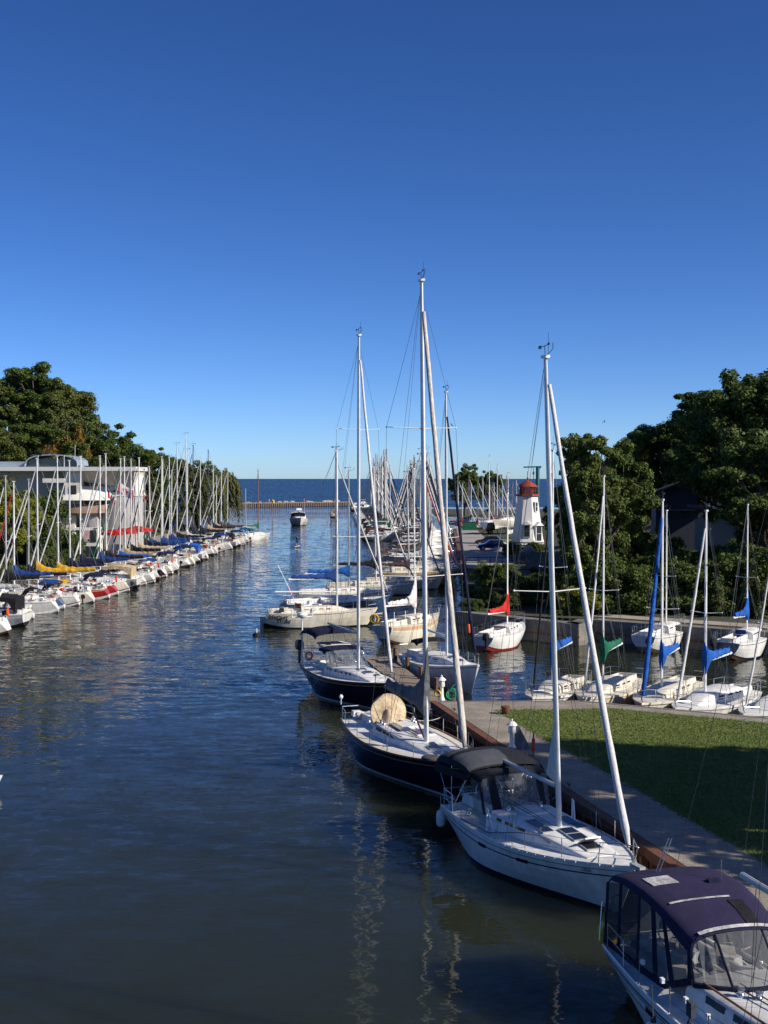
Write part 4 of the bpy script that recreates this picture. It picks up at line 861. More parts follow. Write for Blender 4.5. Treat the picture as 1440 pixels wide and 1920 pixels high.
# two-masted boat with green covers at the end of the row
rk, hk, ck, ik = sailboat('white two-masted boat with green canvas and brown wooden masts at the end of left-bank row', (-27.6, 246.5), (-22.6, 254.5), name='ketch', group=G_LEFT, B=3.1, hullc='white', boot='white', mast=.58, mh=13.4, rake=0, mm='mast_wood', cover='c_green', hm=.8, furl=None, detail=1, wins=2, mr=.12, boomL=.4)
mb = MB(); mb.tube([(1.6, 0, 1.2), (1.5, 0, 10.1)], [.1, .07], 8); mb.build('mizzen_mast', 'alu_grey', rk)
sail_cover_part(rk, 1.5, 2.2, 2.0, .6, .2, 'c_green', 0, name='mizzen_cover')
arch_canopy(rk, 'dodger', 'c_green', [(2.4, 1.7, .9, .3), (3.2, 1.9, .9, .35), (4.2, 1.6, .9, .3)], n=8)

# ------------------------------------------------------------------ right quay row and the far docks
def qx(d):  # quay edge
    P = [(136, 8.9), (146, 9.3), (252, 14.0), (330, 20), (430, 30)]
    for (a, xa), (b, xb) in zip(P, P[1:]):
        if a <= d <= b: return lerp(xa, xb, (d - a) / (b - a))
    return P[0][1] if d < 136 else P[-1][1]
G_Q = 'boats moored bow-in along the asphalt quay'
d = 148.6; i = 0
while d < 258:
    rr = random.Random(900 + i); L_ = rr.uniform(9.0, 10.6); bx = qx(d) - rr.uniform(.4, 1.0)
    cv = rr.choice(['c_black', 'c_navy', 'c_navy', 'c_black', 'c_brown', 'c_blue', 'c_grey', 'c_burgundy'])
    if i % 5 == 3:
        motorboat(f'white motor cruiser with {cov_w[cv]} cockpit canopy, {ordinal(i + 1)} boat up the quay row', (bx - L_ * .95, d), (bx, d + .4), name='motor_cruiser', group=G_Q, canopy=cv, B=3.2)
    else:
        root, h, c, inf = sailboat(f'white sailboat with {cov_w[cv]} cockpit canvas, {ordinal(i + 1)} boat up the quay row', (bx - L_, d), (bx, d + .4), group=G_Q, B=3.05, mast=rr.uniform(.54, .6), mh=rr.uniform(12.6, 16.2), rake=rr.uniform(-.004, .012), mm=rr.choice(['alu', 'alu_white', 'alu_grey', 'mast_bronze']), cover=cv if i % 3 else 'c_white', hm=1.3, furl=rr.choice(['sail', 'sail', 'sail_tan', 'c_navy']), detail=1 if d < 190 else 0, wins=2, rails=True, deckc='deck', boomz=1.4)
        z_ = c.top(L_ * .34)
        arch_canopy(root, 'dodger', cv, [(L_ * .06, z_ + .9, 1.15, .3), (L_ * .2, z_ + 1.0, 1.15, .35), (L_ * .34, z_ + .7, 1.1, .35), (L_ * .39, z_ - .1, 1.0, .3)], n=8)
    d += rr.uniform(3.5, 4.2); i += 1
G_F = 'boats along the far channel dock'
d = 246; i = 0
while d < 400:
    rr = random.Random(400 + i); sx = -4.2 - (d - 246) * .036; L_ = rr.uniform(9, 11)
    cv = rr.choice(['c_black', 'c_navy', 'c_brown', 'c_green', 'c_blue', 'c_black'])
    if i in (0, 2, 7, 13): motorboat(f'white motor yacht with {cov_w[cv]} canopy, {ordinal(i + 1)} along the far channel dock', (sx, d), (sx + L_, d + .5), name='motor_yacht', group=G_F, canopy=cv, flybridge=(i == 0), B=3.5)
    else: sailboat(f'sailboat with {cov_w[cv]} sail cover, {ordinal(i + 1)} along the far channel dock', (sx, d), (sx + L_, d + .5), group=G_F, hullc=rr.choice(['white', 'white', 'cream', 'navy']), B=3.1, mast=.56, mh=rr.uniform(14.6, 18.6) if d > 262 else rr.uniform(13, 15), rake=rr.uniform(-.006, .012), mm=rr.choice(['alu', 'alu_white', 'alu_white', 'alu_grey', 'mast_bronze', 'alu']), mr=.115, cover=cv, hm=1.4, furl=rr.choice(['sail', 'sail', 'sail_tan', 'c_navy']), fr=.12, detail=0, wins=0, rails=False, deckc='deck', spr=(.5,))
    d += rr.uniform(3.7, 4.6); i += 1
G_F2 = 'boats on the inner side of the far dock'
d = 264; i = 0
while d < 400:
    rr = random.Random(600 + i); sx = 11.5 + (d - 264) * .01; L_ = rr.uniform(8.6, 10.4)
    cv = rr.choice(['c_black', 'c_navy', 'c_brown', 'c_white', 'c_blue'])
    sailboat(f'sailboat with {cov_w[cv]} sail cover, {ordinal(i + 1)} on the inner side of the far dock', (sx, d), (sx - L_, d + .5), group=G_F2, hullc=rr.choice(['white', 'white', 'cream']), B=3.1, mast=.56, mh=rr.uniform(13.4, 17.4), rake=rr.uniform(-.004, .012), mm=rr.choice(['alu', 'alu_white', 'alu_white', 'alu_grey', 'mast_bronze']), mr=.115, cover=cv, hm=1.4, furl=rr.choice(['sail', 'sail', 'sail_tan', 'c_navy']), fr=.12, detail=0, wins=0, rails=False, spr=(.5,))
    d += rr.uniform(4.0, 5.0); i += 1
# moving and distant boats
rm, hm_ = motorboat('white motor cruiser under way, heading up the channel from the pier', (-22.6, 333.5), (-21.0, 323.6), name='motor_cruiser', B=4.6, fb=1.6, fbow=2.1, canopy='c_black', top=3.0)
mb = MB(); mb.box((4.4, 0, 4.1), (1.6, 1.5, .5), 0, taper=.8); mb.tube([(3.2, 1.5, 3), (3.0, 1.5, 6.5)], .03, 4); mb.build('instrument_arch', 'plastic_white', rm)
motorboat('small tan cabin boat heading out beyond the bare masts of the cream sloop', (-15.2, 392), (-15.9, 398.5), name='cabin_boat', B=2.6, canopy='c_tan', arch=False, hullc='cream', fb=.9, fbow=1.2)
motorboat('long white motor yacht moored near the outer pier', (-12.5, 470), (-1.5, 474), name='motor_yacht', B=4.2, canopy='c_white', flybridge=True, fb=1.6, fbow=2.3)
# boats beyond the quay on the right, afloat
G_M = 'sailboats in the far yard behind the lighthouse'
for i, (px, d, mh) in enumerate([(858, 262, 12.4), (866, 276, 11.0), (878, 286, 12.8), (895, 268, 12.0), (917, 292, 10.6), (922, 296, 10.4), (926, 300, 10.8), (931, 284, 15.2), (935, 306, 10.4), (941, 290, 10.6), (949, 300, 12.6), (960, 316, 11.2), (968, 330, 11.6), (882, 300, 10.8), (905, 318, 12.2)]):
    rr = random.Random(70 + i); x = (px - 720) / F * d
    cv = rr.choice(['c_blue', 'c_green', 'c_red', 'c_navy', 'c_white', 'c_teal'])
    sailboat(f'pale sailboat with {cov_w[cv]} cover, its mast {ordinal(i + 1)} of the far yard cluster', (x - 3.5, d + 1), (x + 4.5, d - 1.5), group=G_M, hullc=rr.choice(['white', 'white', 'cream', 'red_hull']), B=2.8, mast=.45, mh=mh, rake=rr.uniform(-.01, .01), mm=rr.choice(['alu', 'alu_white', 'mast_bronze']), mr=.10, cover=cv, hm=.9, furl=rr.choice(['sail', None, 'sail']), detail=0, wins=0, rails=False, spr=(.5,))
# ------------------------------------------------------------------ water
def water_mat(name, base, base2, amp, sc1, sc2, rough, ior=1.333, shel=1.0, sss=0.0):
    m = bpy.data.materials.new(name); m.use_nodes = True; t = m.node_tree; N = t.nodes; L = t.links
    b = N['Principled BSDF']; b.inputs['Roughness'].default_value = rough; b.inputs['IOR'].default_value = ior
    if sss: b.subsurface_method = 'BURLEY'; b.inputs['Subsurface Weight'].default_value = 1; b.inputs['Subsurface Radius'].default_value = (1, 1, 1); b.inputs['Subsurface Scale'].default_value = sss
    tc = N.new('ShaderNodeTexCoord')
    def noise(sc, stretch, det, rot=0.0):
        mp = N.new('ShaderNodeMapping'); mp.inputs['Scale'].default_value = stretch; mp.inputs['Rotation'].default_value = (0, 0, rot); L.new(tc.outputs['Object'], mp.inputs[0])
        n = N.new('ShaderNodeTexNoise'); n.inputs['Scale'].default_value = sc; n.inputs['Detail'].default_value = det; n.inputs['Roughness'].default_value = .55
        L.new(mp.outputs[0], n.inputs['Vector']); return n
    n1 = noise(sc1, (.55, 1.25, 1), 3, .25); n2 = noise(sc2, (.6, 1.2, 1), 2, -.2); n3 = noise(.035, (.5, 1, 1), 3, .2)
    def sub(v, k):
        s = N.new('ShaderNodeVectorMath'); s.operation = 'SUBTRACT'; L.new(v, s.inputs[0]); s.inputs[1].default_value = (.5, .5, .5)
        q = N.new('ShaderNodeVectorMath'); q.operation = 'MULTIPLY'; L.new(s.outputs[0], q.inputs[0]); q.inputs[1].default_value = (k * .85, k * 1.1, 0); return q
    a = sub(n1.outputs['Color'], amp); c = sub(n2.outputs['Color'], amp * .8)
    ad = N.new('ShaderNodeVectorMath'); ad.operation = 'ADD'; L.new(a.outputs[0], ad.inputs[0]); L.new(c.outputs[0], ad.inputs[1])
    mr = N.new('ShaderNodeMapRange'); mr.inputs['From Min'].default_value = .35; mr.inputs['From Max'].default_value = .65; mr.inputs['To Min'].default_value = .35; mr.inputs['To Max'].default_value = 1.5
    L.new(n3.outputs['Fac'], mr.inputs['Value'])
    sx = N.new('ShaderNodeSeparateXYZ'); L.new(tc.outputs['Object'], sx.inputs[0]); wy = N.new('ShaderNodeMapRange'); wy.inputs['From Min'].default_value = 35; wy.inputs['From Max'].default_value = 170; wy.inputs['To Min'].default_value = shel; wy.inputs['To Max'].default_value = 1.0
    L.new(sx.outputs['Y'], wy.inputs['Value']); mm_ = N.new('ShaderNodeMath'); mm_.operation = 'MULTIPLY'; L.new(mr.outputs[0], mm_.inputs[0]); L.new(wy.outputs[0], mm_.inputs[1])
    sc = N.new('ShaderNodeVectorMath'); sc.operation = 'SCALE'; L.new(ad.outputs[0], sc.inputs[0]); L.new(mm_.outputs[0], sc.inputs['Scale'])
    a2 = N.new('ShaderNodeVectorMath'); a2.operation = 'ADD'; L.new(sc.outputs[0], a2.inputs[0]); a2.inputs[1].default_value = (0, 0, 1)
    nm = N.new('ShaderNodeVectorMath'); nm.operation = 'NORMALIZE'; L.new(a2.outputs[0], nm.inputs[0]); L.new(nm.outputs[0], b.inputs['Normal'])
    n4 = noise(.05, (1, 1, 1), 3); mx = N.new('ShaderNodeMix'); mx.data_type = 'RGBA'; mx.inputs[6].default_value = (*base, 1); mx.inputs[7].default_value = (*base2, 1)
    L.new(n4.outputs['Fac'], mx.inputs[0]); L.new(mx.outputs[2], b.inputs['Base Color'])
    MATS[name] = m
water_mat('harbour_water', (.026, .030, .018), (.019, .025, .017), .55, 1.2, 5.5, .03, 1.19, .28, 4.0)
water_mat('lake_water', (.006, .030, .085), (.005, .024, .07), 2.6, .35, 1.6, .25, 1.10)
def sheet(name, pts, z, m, kind='structure', label=None, cat=None):
    mb = MB(); mb.add([(x, y, z) for x, y in pts], [tuple(range(len(pts)))]); o = mb.build(name, m); tag(o, label, cat, None, kind); return o
sheet('water', [(-400, -200), (400, -200), (400, 532), (-400, 532)], 0, 'harbour_water')
sheet('lake', [(-30000, 532), (30000, 532), (30000, 42000), (-30000, 42000)], 0, 'lake_water')

# ------------------------------------------------------------------ ground materials
mat('concrete_path', (.40, .35, .28), rough=.9, col2=(.30, .265, .215), vscale=1.2, bump=.01, bscale=9)
mat('paver', (.38, .33, .265), rough=.9, col2=(.24, .21, .17), vscale=.9, bump=.012, bscale=8)
def joints(name, sc, bw, bh, rot, k=.55):
    m = MATS[name]; N = m.node_tree.nodes; L = m.node_tree.links; b = N['Principled BSDF']; src = b.inputs['Base Color'].links[0].from_socket
    tc = N.new('ShaderNodeTexCoord'); mp = N.new('ShaderNodeMapping'); mp.inputs['Rotation'].default_value = (0, 0, rot); L.new(tc.outputs['Object'], mp.inputs[0])
    br = N.new('ShaderNodeTexBrick'); br.inputs['Scale'].default_value = sc; br.inputs['Brick Width'].default_value = bw; br.inputs['Row Height'].default_value = bh; br.inputs['Mortar Size'].default_value = .012
    br.inputs['Color1'].default_value = (1, 1, 1, 1); br.inputs['Color2'].default_value = (.80, .80, .78, 1); br.inputs['Mortar'].default_value = (k, k, k, 1); L.new(mp.outputs[0], br.inputs['Vector'])
    mx = N.new('ShaderNodeMix'); mx.data_type = 'RGBA'; mx.blend_type = 'MULTIPLY'; mx.inputs[0].default_value = 1; L.new(src, mx.inputs[6]); L.new(br.outputs['Color'], mx.inputs[7]); L.new(mx.outputs[2], b.inputs['Base Color'])
joints('paver', 1.0, .42, .21, .22)
mat('concrete', (.25, .23, .195), rough=.9, col2=(.14, .13, .11), vscale=.7, bump=.03, bscale=5, stretch=(1, 1, 2.5))
joints('concrete', .5, 1.6, .55, 0, .7); mat('asphalt', (.36, .33, .30), rough=.9, col2=(.28, .26, .24), vscale=.6, bump=.01, bscale=12)
mat('lawn', (.095, .145, .024), rough=.95, col2=(.15, .165, .045), vscale=.45, bump=.05, bscale=9)
mat('soil', (.06, .05, .03), rough=1, col2=(.035, .05, .018), vscale=.25, bump=.15, bscale=2)
mat('dirt', (.24, .17, .10), rough=1, col2=(.14, .10, .06), vscale=.8, bump=.05, bscale=3)
mat('rust', (.185, .068, .028), rough=.85, col2=(.085, .036, .022), vscale=1.6, bump=.02, bscale=6)
mat('dock_wood', (.30, .24, .18), rough=.85, col2=(.20, .16, .12), vscale=3, stretch=(1, 9, 1), bump=.01, bscale=14)
mat('pile', (.20, .11, .06), rough=.9, col2=(.10, .055, .03), vscale=1.5); mat('pier_timber', (.27, .21, .155), rough=.9, col2=(.18, .135, .10), vscale=1.0)
mat('stucco', (.74, .68, .56), rough=.9, var=.12, vscale=.6); mat('stucco_white', (.74, .72, .66), rough=.85, var=.1, vscale=.8); mat('stone_grey', (.46, .45, .43), rough=.9, col2=(.36, .355, .35), vscale=1.3, stretch=(1, 1, .4), bump=.03, bscale=3)
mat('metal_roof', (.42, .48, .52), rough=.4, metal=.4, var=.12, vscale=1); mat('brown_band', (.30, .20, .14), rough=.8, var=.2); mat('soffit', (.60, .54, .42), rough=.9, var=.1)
mat('lh_white', (.78, .77, .74), rough=.6, var=.10, vscale=1.2, stretch=(1, 1, 6)); mat('lh_red', (.30, .045, .025), rough=.6, var=.3, vscale=3)
mat('teal', (.01, .13, .15), rough=.5, var=.15); mat('navy_siding', (.014, .020, .040), rough=.7, var=.2, stretch=(1, 1, 8)); mat('shingle', (.035, .035, .042), rough=.9, var=.3, vscale=4); mat('grey_siding', (.13, .145, .16), rough=.8, var=.1); mat('trim_white', (.66, .66, .63), rough=.6)  # grey_siding darkened: shade on the low house wall put into its colour
mat('poster', (.55, .25, .32), rough=.6, col2=(.62, .55, .52), vscale=1.5); mat('window_glass', (.03, .04, .045), rough=.08, spec=.8); mat('flag_red', (.55, .02, .02), rough=.8); mat('flag_white', (.75, .74, .72), rough=.8); mat('cedar', (.36, .13, .05), rough=.8, var=.25)
mat('skin', (.48, .26, .17), rough=.6); mat('hair', (.03, .018, .01), rough=.7); mat('cloth_dark', (.02, .022, .03), rough=.9); mat('cloth_red', (.4, .03, .03), rough=.9); mat('cloth_white', (.7, .69, .67), rough=.9); mat('car_paint', (.02, .022, .028), rough=.2, coat=.6); mat('car_blue', (.02, .03, .09), rough=.2, coat=.6)

# ------------------------------------------------------------------ the lawn peninsula with its promenade
QN = Vector((2.39, 61.3)); QF = Vector((14.3, 7.0))         # quay line, far and near end
def qline(y): return lerp(QN.x, QF.x, (QN.y - y) / (QN.y - QF.y))
far_edge = [(2.39, 61.35), (9.5, 61.5), (18, 56.6), (46, 40.5)]
ground_poly = [(QF.x + .15, QF.y)] + [(60, 7.0), (60, 40.0)] + [(x, y - .25) for x, y in far_edge[::-1][:-1]] + [(QN.x + .12, 61.1)]
mb = MB(); mb.prism([(x, y, -1.5) for x, y in ground_poly], (0, 0, 2.77)); tag(mb.build('ground', 'dirt'), kind='structure')
sheet('path', [(qline(8.5) + .2, 8.5), (qline(8.5) + 3.0, 8.5), (qline(30) + 2.6, 30), (qline(45) + 2.5, 45), (qline(54) + 2.2, 54), (5.15, 59.0), (9.2, 59.15), (10.6, 59.4), (17.2, 55.6), (17.2, 57.0), (9.5, 61.32), (QN.x + .25, 61.2)], 1.285, 'paver')
sheet('path', [(17.2, 55.6), (45, 39.5), (45, 41.0), (17.2, 57.0)], 1.285, 'paver')
lawn_poly = [(qline(8.5) + 3.0, 8.5), (44, 8.5), (44, 40), (17.2, 55.6), (10.6, 59.4), (9.2, 59.15), (5.15, 59.0), (qline(54) + 2.2, 54), (qline(45) + 2.5, 45), (qline(30) + 2.6, 30)]
sheet('lawn', lawn_poly, 1.292, 'lawn')
def inside(p, poly):
    x, y = p; c = False; j = len(poly) - 1
    for i in range(len(poly)):
        if (poly[i][1] > y) != (poly[j][1] > y) and x < (poly[j][0] - poly[i][0]) * (y - poly[i][1]) / (poly[j][1] - poly[i][1]) + poly[i][0]: c = not c
        j = i
    return c
def quads_object(name, V4, m, parent=None):
    n = len(V4); me = bpy.data.meshes.new(name); me.vertices.add(n * 4); me.loops.add(n * 4); me.polygons.add(n)
    me.vertices.foreach_set('co', V4.reshape(-1)); me.loops.foreach_set('vertex_index', np.arange(n * 4, dtype=np.int32))
    me.polygons.foreach_set('loop_start', np.arange(0, n * 4, 4, dtype=np.int32)); me.update(calc_edges=True); me.materials.append(MATS[m])
    o = bpy.data.objects.new(name, me); COL.objects.link(o)
    if parent: o.parent = parent
    return o
mat('blade', (.115, .175, .028), rough=.8, col2=(.185, .21, .055), vscale=.4, island=.2, trans=.3)
rg = np.random.default_rng(3); pts = []
while len(pts) < 130000:
    y = rg.uniform(24, 60); x = rg.uniform(4.5, .42 * y + 4)
    if inside((x + rg.normal(0, .13), y + rg.normal(0, .13)), lawn_poly): pts.append((x, y))
P = np.array(pts); n = len(P); ang = rg.uniform(0, 6.28, n); hgt = rg.uniform(.015, .065, n); wd = rg.uniform(.012, .035, n); lean = rg.normal(0, .05, (n, 2))
A = np.zeros((n, 4, 3)); dx = np.cos(ang) * wd; dy = np.sin(ang) * wd
A[:, 0] = np.c_[P[:, 0] - dx, P[:, 1] - dy, np.full(n, 1.29)]; A[:, 1] = np.c_[P[:, 0] + dx, P[:, 1] + dy, np.full(n, 1.29)]
A[:, 2] = np.c_[P[:, 0] + dx * .3 + lean[:, 0], P[:, 1] + dy * .3 + lean[:, 1], 1.29 + hgt]; A[:, 3] = np.c_[P[:, 0] - dx * .3 + lean[:, 0], P[:, 1] - dy * .3 + lean[:, 1], 1.29 + hgt]
tag(quads_object('grass', A.astype(np.float32), 'blade'), kind='stuff')
# steel sheet-pile quay wall with rusty cap
q = thing('quay_wall', 'rust-brown steel sheet-pile quay wall with timber cap along the promenade', 'wall', (0, 0, 0))
d_ = (QF - QN).normalized(); nrm = Vector((d_.y, -d_.x)); nrm = -nrm if nrm.x > 0 else nrm; Lq = (QF - QN).length
mb = MB(); prof = []; k = 0; s_ = 0.0
while s_ < Lq:
    for a, o_ in ((0, .02), (.18, .02), (.26, .16), (.44, .16)):
        p = QN + d_ * min(Lq, s_ + a) + nrm * (o_ - .02); prof.append(p)
    s_ += .52
rows = [[Vector((p.x, p.y, z)) for p in prof] for z in (-1.5, 1.02)]
mb.loft(rows, 0, closed=False, caps=(False, False), smooth=False); mb.build('sheet_pile', 'rust', q)
mb = MB(); a = QN + nrm * .20; b = QF + nrm * .20; c2_ = QF - nrm * .12; d2_ = QN - nrm * .12
mb.hexa([(a.x, a.y, 1.0), (b.x, b.y, 1.0), (c2_.x, c2_.y, 1.0), (d2_.x, d2_.y, 1.0), (a.x, a.y, 1.32), (b.x, b.y, 1.32), (c2_.x, c2_.y, 1.32), (d2_.x, d2_.y, 1.32)]); mb.build('wall_cap', 'rust', q)
mb = MB()
for k in range(9):
    p = QN + d_ * (2 + k * 4.6) + nrm * .22; mb.box((p.x, p.y, .45), (.16, .22, 1.2), 0, rz=atan2(d_.y, d_.x))
mb.build('fender_post', 'pile', q)
e = thing('basin_wall', 'low concrete edge wall of the lawn along the sheltered basin', 'wall')
mb = MB()
for (x0, y0), (x1, y1) in zip(far_edge, far_edge[1:]):
    dd = Vector((x1 - x0, y1 - y0)).normalized(); nn = Vector((-dd.y, dd.x)) * .24
    mb.hexa([(x0 - nn.x, y0 - nn.y, -1.5), (x1 - nn.x, y1 - nn.y, -1.5), (x1, y1, -1.5), (x0, y0, -1.5), (x0 - nn.x, y0 - nn.y, 1.30), (x1 - nn.x, y1 - nn.y, 1.30), (x1, y1, 1.30), (x0, y0, 1.30)])
mb.build('wall_body', 'concrete', e)
# finger dock
fd = thing('finger_dock', 'weathered wooden finger dock running out from the quay corner between two sloops', 'dock', (0, 0, 0))
mb = MB(); da, db = Vector((2.0, 61.6)), Vector((-1.2, 80)); du = (db - da).normalized(); dn = Vector((du.y, -du.x))
for k in range(62):
    p = da + du * (.15 + k * .3); mb.box((p.x + dn.x * .75, p.y + dn.y * .75, .78 + R.uniform(-.006, .006)), (.27, 1.7, .07), 0, rz=atan2(du.y, du.x))
mb.build('deck_board', 'dock_wood', fd); fd.children[0]['kind'] = 'stuff'
mb = MB()
for s in (0, 1.5): 
    a = da + dn * s; b = db + dn * s; mb.tube([(a.x, a.y, .66), (b.x, b.y, .66)], .09, 4)
mb.build('stringer', 'pile', fd)
for k in range(5):
    p = da + du * (1.5 + k * 4) + dn * 1.72; mb = MB(); mb.tube([(p.x, p.y, -1), (p.x, p.y, 1.5)], .13, 8); mb.build('mooring_post', 'pile', fd)

def pedestal(loc, label):
    t = thing('lamp_pedestal', label, 'lamp pedestal', loc, group='white lamp pedestals on the quay')
    mb = MB(); mb.lathe((0, 0, 0), [(.17, 0), (.17, .06), (.10, .22), (.09, .62), (.12, .66)], 8); mb.build('post', 'plastic_white', t)
    mb = MB(); mb.lathe((0, 0, .66), [(.15, 0), (.16, .02), (.14, .30), (.16, .31)], 8); mb.build('lantern', 'trim_white', t)
    mb = MB(); mb.lathe((0, 0, .97), [(.22, 0), (.2, .04), (.09, .14), (.03, .17), (.04, .22), (.01, .26)], 8); mb.build('cap', 'plastic_white', t)
    return t
p = at(828, 1312, 1.32); pedestal((p.x, p.y, 1.3), 'white lamp pedestal with coiled green and yellow hoses at the quay corner')
mb = MB()
for k in range(8): mb.torus((p.x + .42 + .02 * k, p.y + .02 * k, 1.55 + .015 * k), .2 + .02 * (k % 3), .022, (R.uniform(-.5, .5), 1, R.uniform(-.4, .4)), 12, 4)
mb.tube([(p.x + .4, p.y, 1.75), (p.x + .55, p.y - .05, 2.0), (p.x + .72, p.y - .05, 2.12)], .03, 5)
tag(mb.build('hose', 'rope_green'), 'green hose coiled beside the white lamp pedestal at the quay corner', 'hose')
mb = MB()
for k in range(4): mb.torus((p.x - .2, p.y - .12, 1.65), .16 + .015 * k, .022, (.4 + .2 * k, 1, .2 * k), 12, 4)
tag(mb.build('shore_cable', 'rope_yellow'), 'yellow shore cable looped on the white lamp pedestal at the quay corner', 'cable')
p = at(960, 1405, 1.3); pedestal((p.x, p.y, 1.29), 'white lamp pedestal beside the lawn path behind the black bimini')
mb = MB(); mb.prism([(0, 0, 0), (.62, 0, 0), (.1, .0, 1.0), (0, 0, 1.0)], (0, .3, 0)); tag(mb.build('hose_cover', 'c_grey', loc=(p.x + .14, p.y + .1, 1.29)), 'dark wedge-shaped cover standing against the pedestal by the lawn path', 'cover')
p = at(1000, 1425, 1.3); mb = MB(); mb.tube([(0, 0, 0), (0, 0, 1.05)], .03, 6, mi=1); mb.lathe((0, 0, .35), [(.06, 0), (.07, .05), (.07, .45), (.03, .5)], 8); tag(mb.build('marker_post', ['plastic_red', 'wire'], loc=(p.x, p.y, 1.29)), 'slim red marker post standing on the promenade near the lamp pedestal', 'post')
p = at(948, 1338, 1.3); mb = MB(); mb.lathe((0, 0, 0), [(.17, 0), (.19, .05), (.2, .3), (.22, .32), (.2, .36)], 10); tag(mb.build('bollard', 'rust', loc=(p.x, p.y, 1.29)), 'squat brown mooring bollard at the tip of the lawn', 'bollard')

# ------------------------------------------------------------------ right mainland
WALL = [(5.9, 100.0), (13.6, 91.9), (15.2, 94.8), (26.5, 86.6), (44, 74.0), (60, 40.0)]
def sst(a, b, x): t = clamp((x - a) / (b - a)); return t * t * (3 - 2 * t)
def rleft(y):
    if y > 256: return 40.0 if y < 338 else 14.0
    if y >= 143: return lerp(9.4, 14.1, (y - 143) / 113)
    if y >= 100: return lerp(6.0, 9.4, (y - 100) / 43)
    for (x0, y0), (x1, y1) in zip([WALL[0], WALL[2], WALL[3], WALL[4], WALL[5]], [WALL[2], WALL[3], WALL[4], WALL[5]]):
        if y1 <= y <= y0: return lerp(x0, x1, (y0 - y) / (y0 - y1))
    return 60.0
def rh(x, y):
    h = 1.55 + .25 * sst(100, 140, y)
    h += 9.5 * sst(21, 60, x) * sst(93, 150, y) * (1 - sst(215, 300, y)) + 5 * sst(60, 120, x) * (1 - sst(215, 300, y)) * sst(60, 150, y)
    return h + (.25 * sin(x * .7) * sin(y * .5) * sst(18, 30, x) * sst(92, 100, y) if x > 16 else 0)
ys = [40, 48, 58, 66, 74, 80, 86.6] + [88.5, 91, 94.8, 97, 100] + list(np.linspace(104, 143, 10)) + list(np.linspace(150, 256, 16)) + [256.01] + list(np.linspace(262, 337.9, 8)) + [338.01, 360, 430]
mb = MB(); rows = []
for y in ys:
    l = rleft(y); xs_ = [l + (260 - l) * (i / 34) ** 1.9 for i in range(35)]; rows.append([Vector((x, y, rh(x, y))) for x in xs_])
mb.loft(rows[::-1], 0, closed=False, caps=(False, False)); 
mb.add([(40, 256, 1.8), (14.1, 256, 1.8), (14.1, 256, -1), (40, 256, -1), (14.1, 256, 1.8), (8.9, 143, 1.8), (8.9, 143, -1), (14.1, 256, -1)], [(0, 1, 2, 3)])
tag(mb.build('terrain', 'soil', sharp=80), kind='structure')
w = thing('basin_quay_wall', 'grey concrete wall with a square jut on the far side of the sheltered basin', 'wall')
mb = MB(); pl = [(5.6, 100.2), (13.9, 91.5), (15.4, 94.4), (26.5, 86.3), (44, 73.6)]
for (x0, y0), (x1, y1) in zip(pl, pl[1:]):
    dd = Vector((x1 - x0, y1 - y0)).normalized(); nn = Vector((-dd.y, dd.x)) * 1.1
    mb.hexa([(x0, y0, -1.5), (x1, y1, -1.5), (x1 + nn.x, y1 + nn.y, -1.5), (x0 + nn.x, y0 + nn.y, -1.5), (x0, y0, 1.56), (x1, y1, 1.56), (x1 + nn.x, y1 + nn.y, 1.56), (x0 + nn.x, y0 + nn.y, 1.56)])
mb.build('wall_body', 'concrete', w)
mb = MB()
for (x0, y0), (x1, y1) in zip(pl, pl[1:]):
    dd = Vector((x1 - x0, y1 - y0)).normalized(); nn = Vector((-dd.y, dd.x)) * -.06
    mb.hexa([(x0 + nn.x, y0 + nn.y, .55), (x1 + nn.x, y1 + nn.y, .55), (x1, y1, .55), (x0, y0, .55), (x0 + nn.x, y0 + nn.y, .68), (x1 + nn.x, y1 + nn.y, .68), (x1, y1, .68), (x0, y0, .68)])
mb.build('rubbing_strip', 'pile', w)
sheet('path', [(15.8, 96.4), (26.9, 88.3), (44, 76), (45, 78.4), (27.6, 90.6), (16.4, 98.4)], 1.60, 'concrete_path')
w2 = thing('quay_edge', 'pale concrete edge of the asphalt quay in front of the lighthouse', 'wall')
mb = MB(); mb.hexa([(8.7, 142.6, -1), (20, 142.6, -1), (20, 143.1, -1), (8.7, 143.1, -1), (8.7, 142.6, 1.95), (20, 142.6, 1.95), (20, 143.1, 1.95), (8.7, 143.1, 1.95)])
mb.hexa([(8.7, 143.1, -1), (9.3, 143.1, -1), (14.4, 256, -1), (13.8, 256, -1), (8.7, 143.1, 1.93), (9.3, 143.1, 1.93), (14.4, 256, 1.93), (13.8, 256, 1.93)]); mb.build('wall_body', 'rust', w2)
sheet('road', [(9.35, 143.3), (15.4, 143.3), (15.6, 170), (16.8, 205), (18.4, 256), (14.45, 256)], 1.88, 'asphalt')
sheet('lawn', [(16.2, 186), (24, 186), (24, 214), (17.6, 214)], 1.90, 'lawn')
sheet('path', [(15.0, 100.6), (24, 100.6), (27, 108), (22, 112), (15, 108)], 1.72, 'dirt')
# railing at the near end of the quay
rl = thing('quay_railing', 'black pipe railing across the near end of the asphalt quay', 'railing')
mb = MB()
for k in range(6): mb.tube([(9.2 + k * 1.35, 143.4, 1.9), (9.2 + k * 1.35, 143.4, 3.15)], .045, 5)
mb.build('railing_post', 'rubber', rl)
mb = MB()
for z in (3.15, 2.6): mb.tube([(9.2, 143.4, z), (15.95, 143.4, z)], .04, 5)
mb.build('handrail', 'rubber', rl)

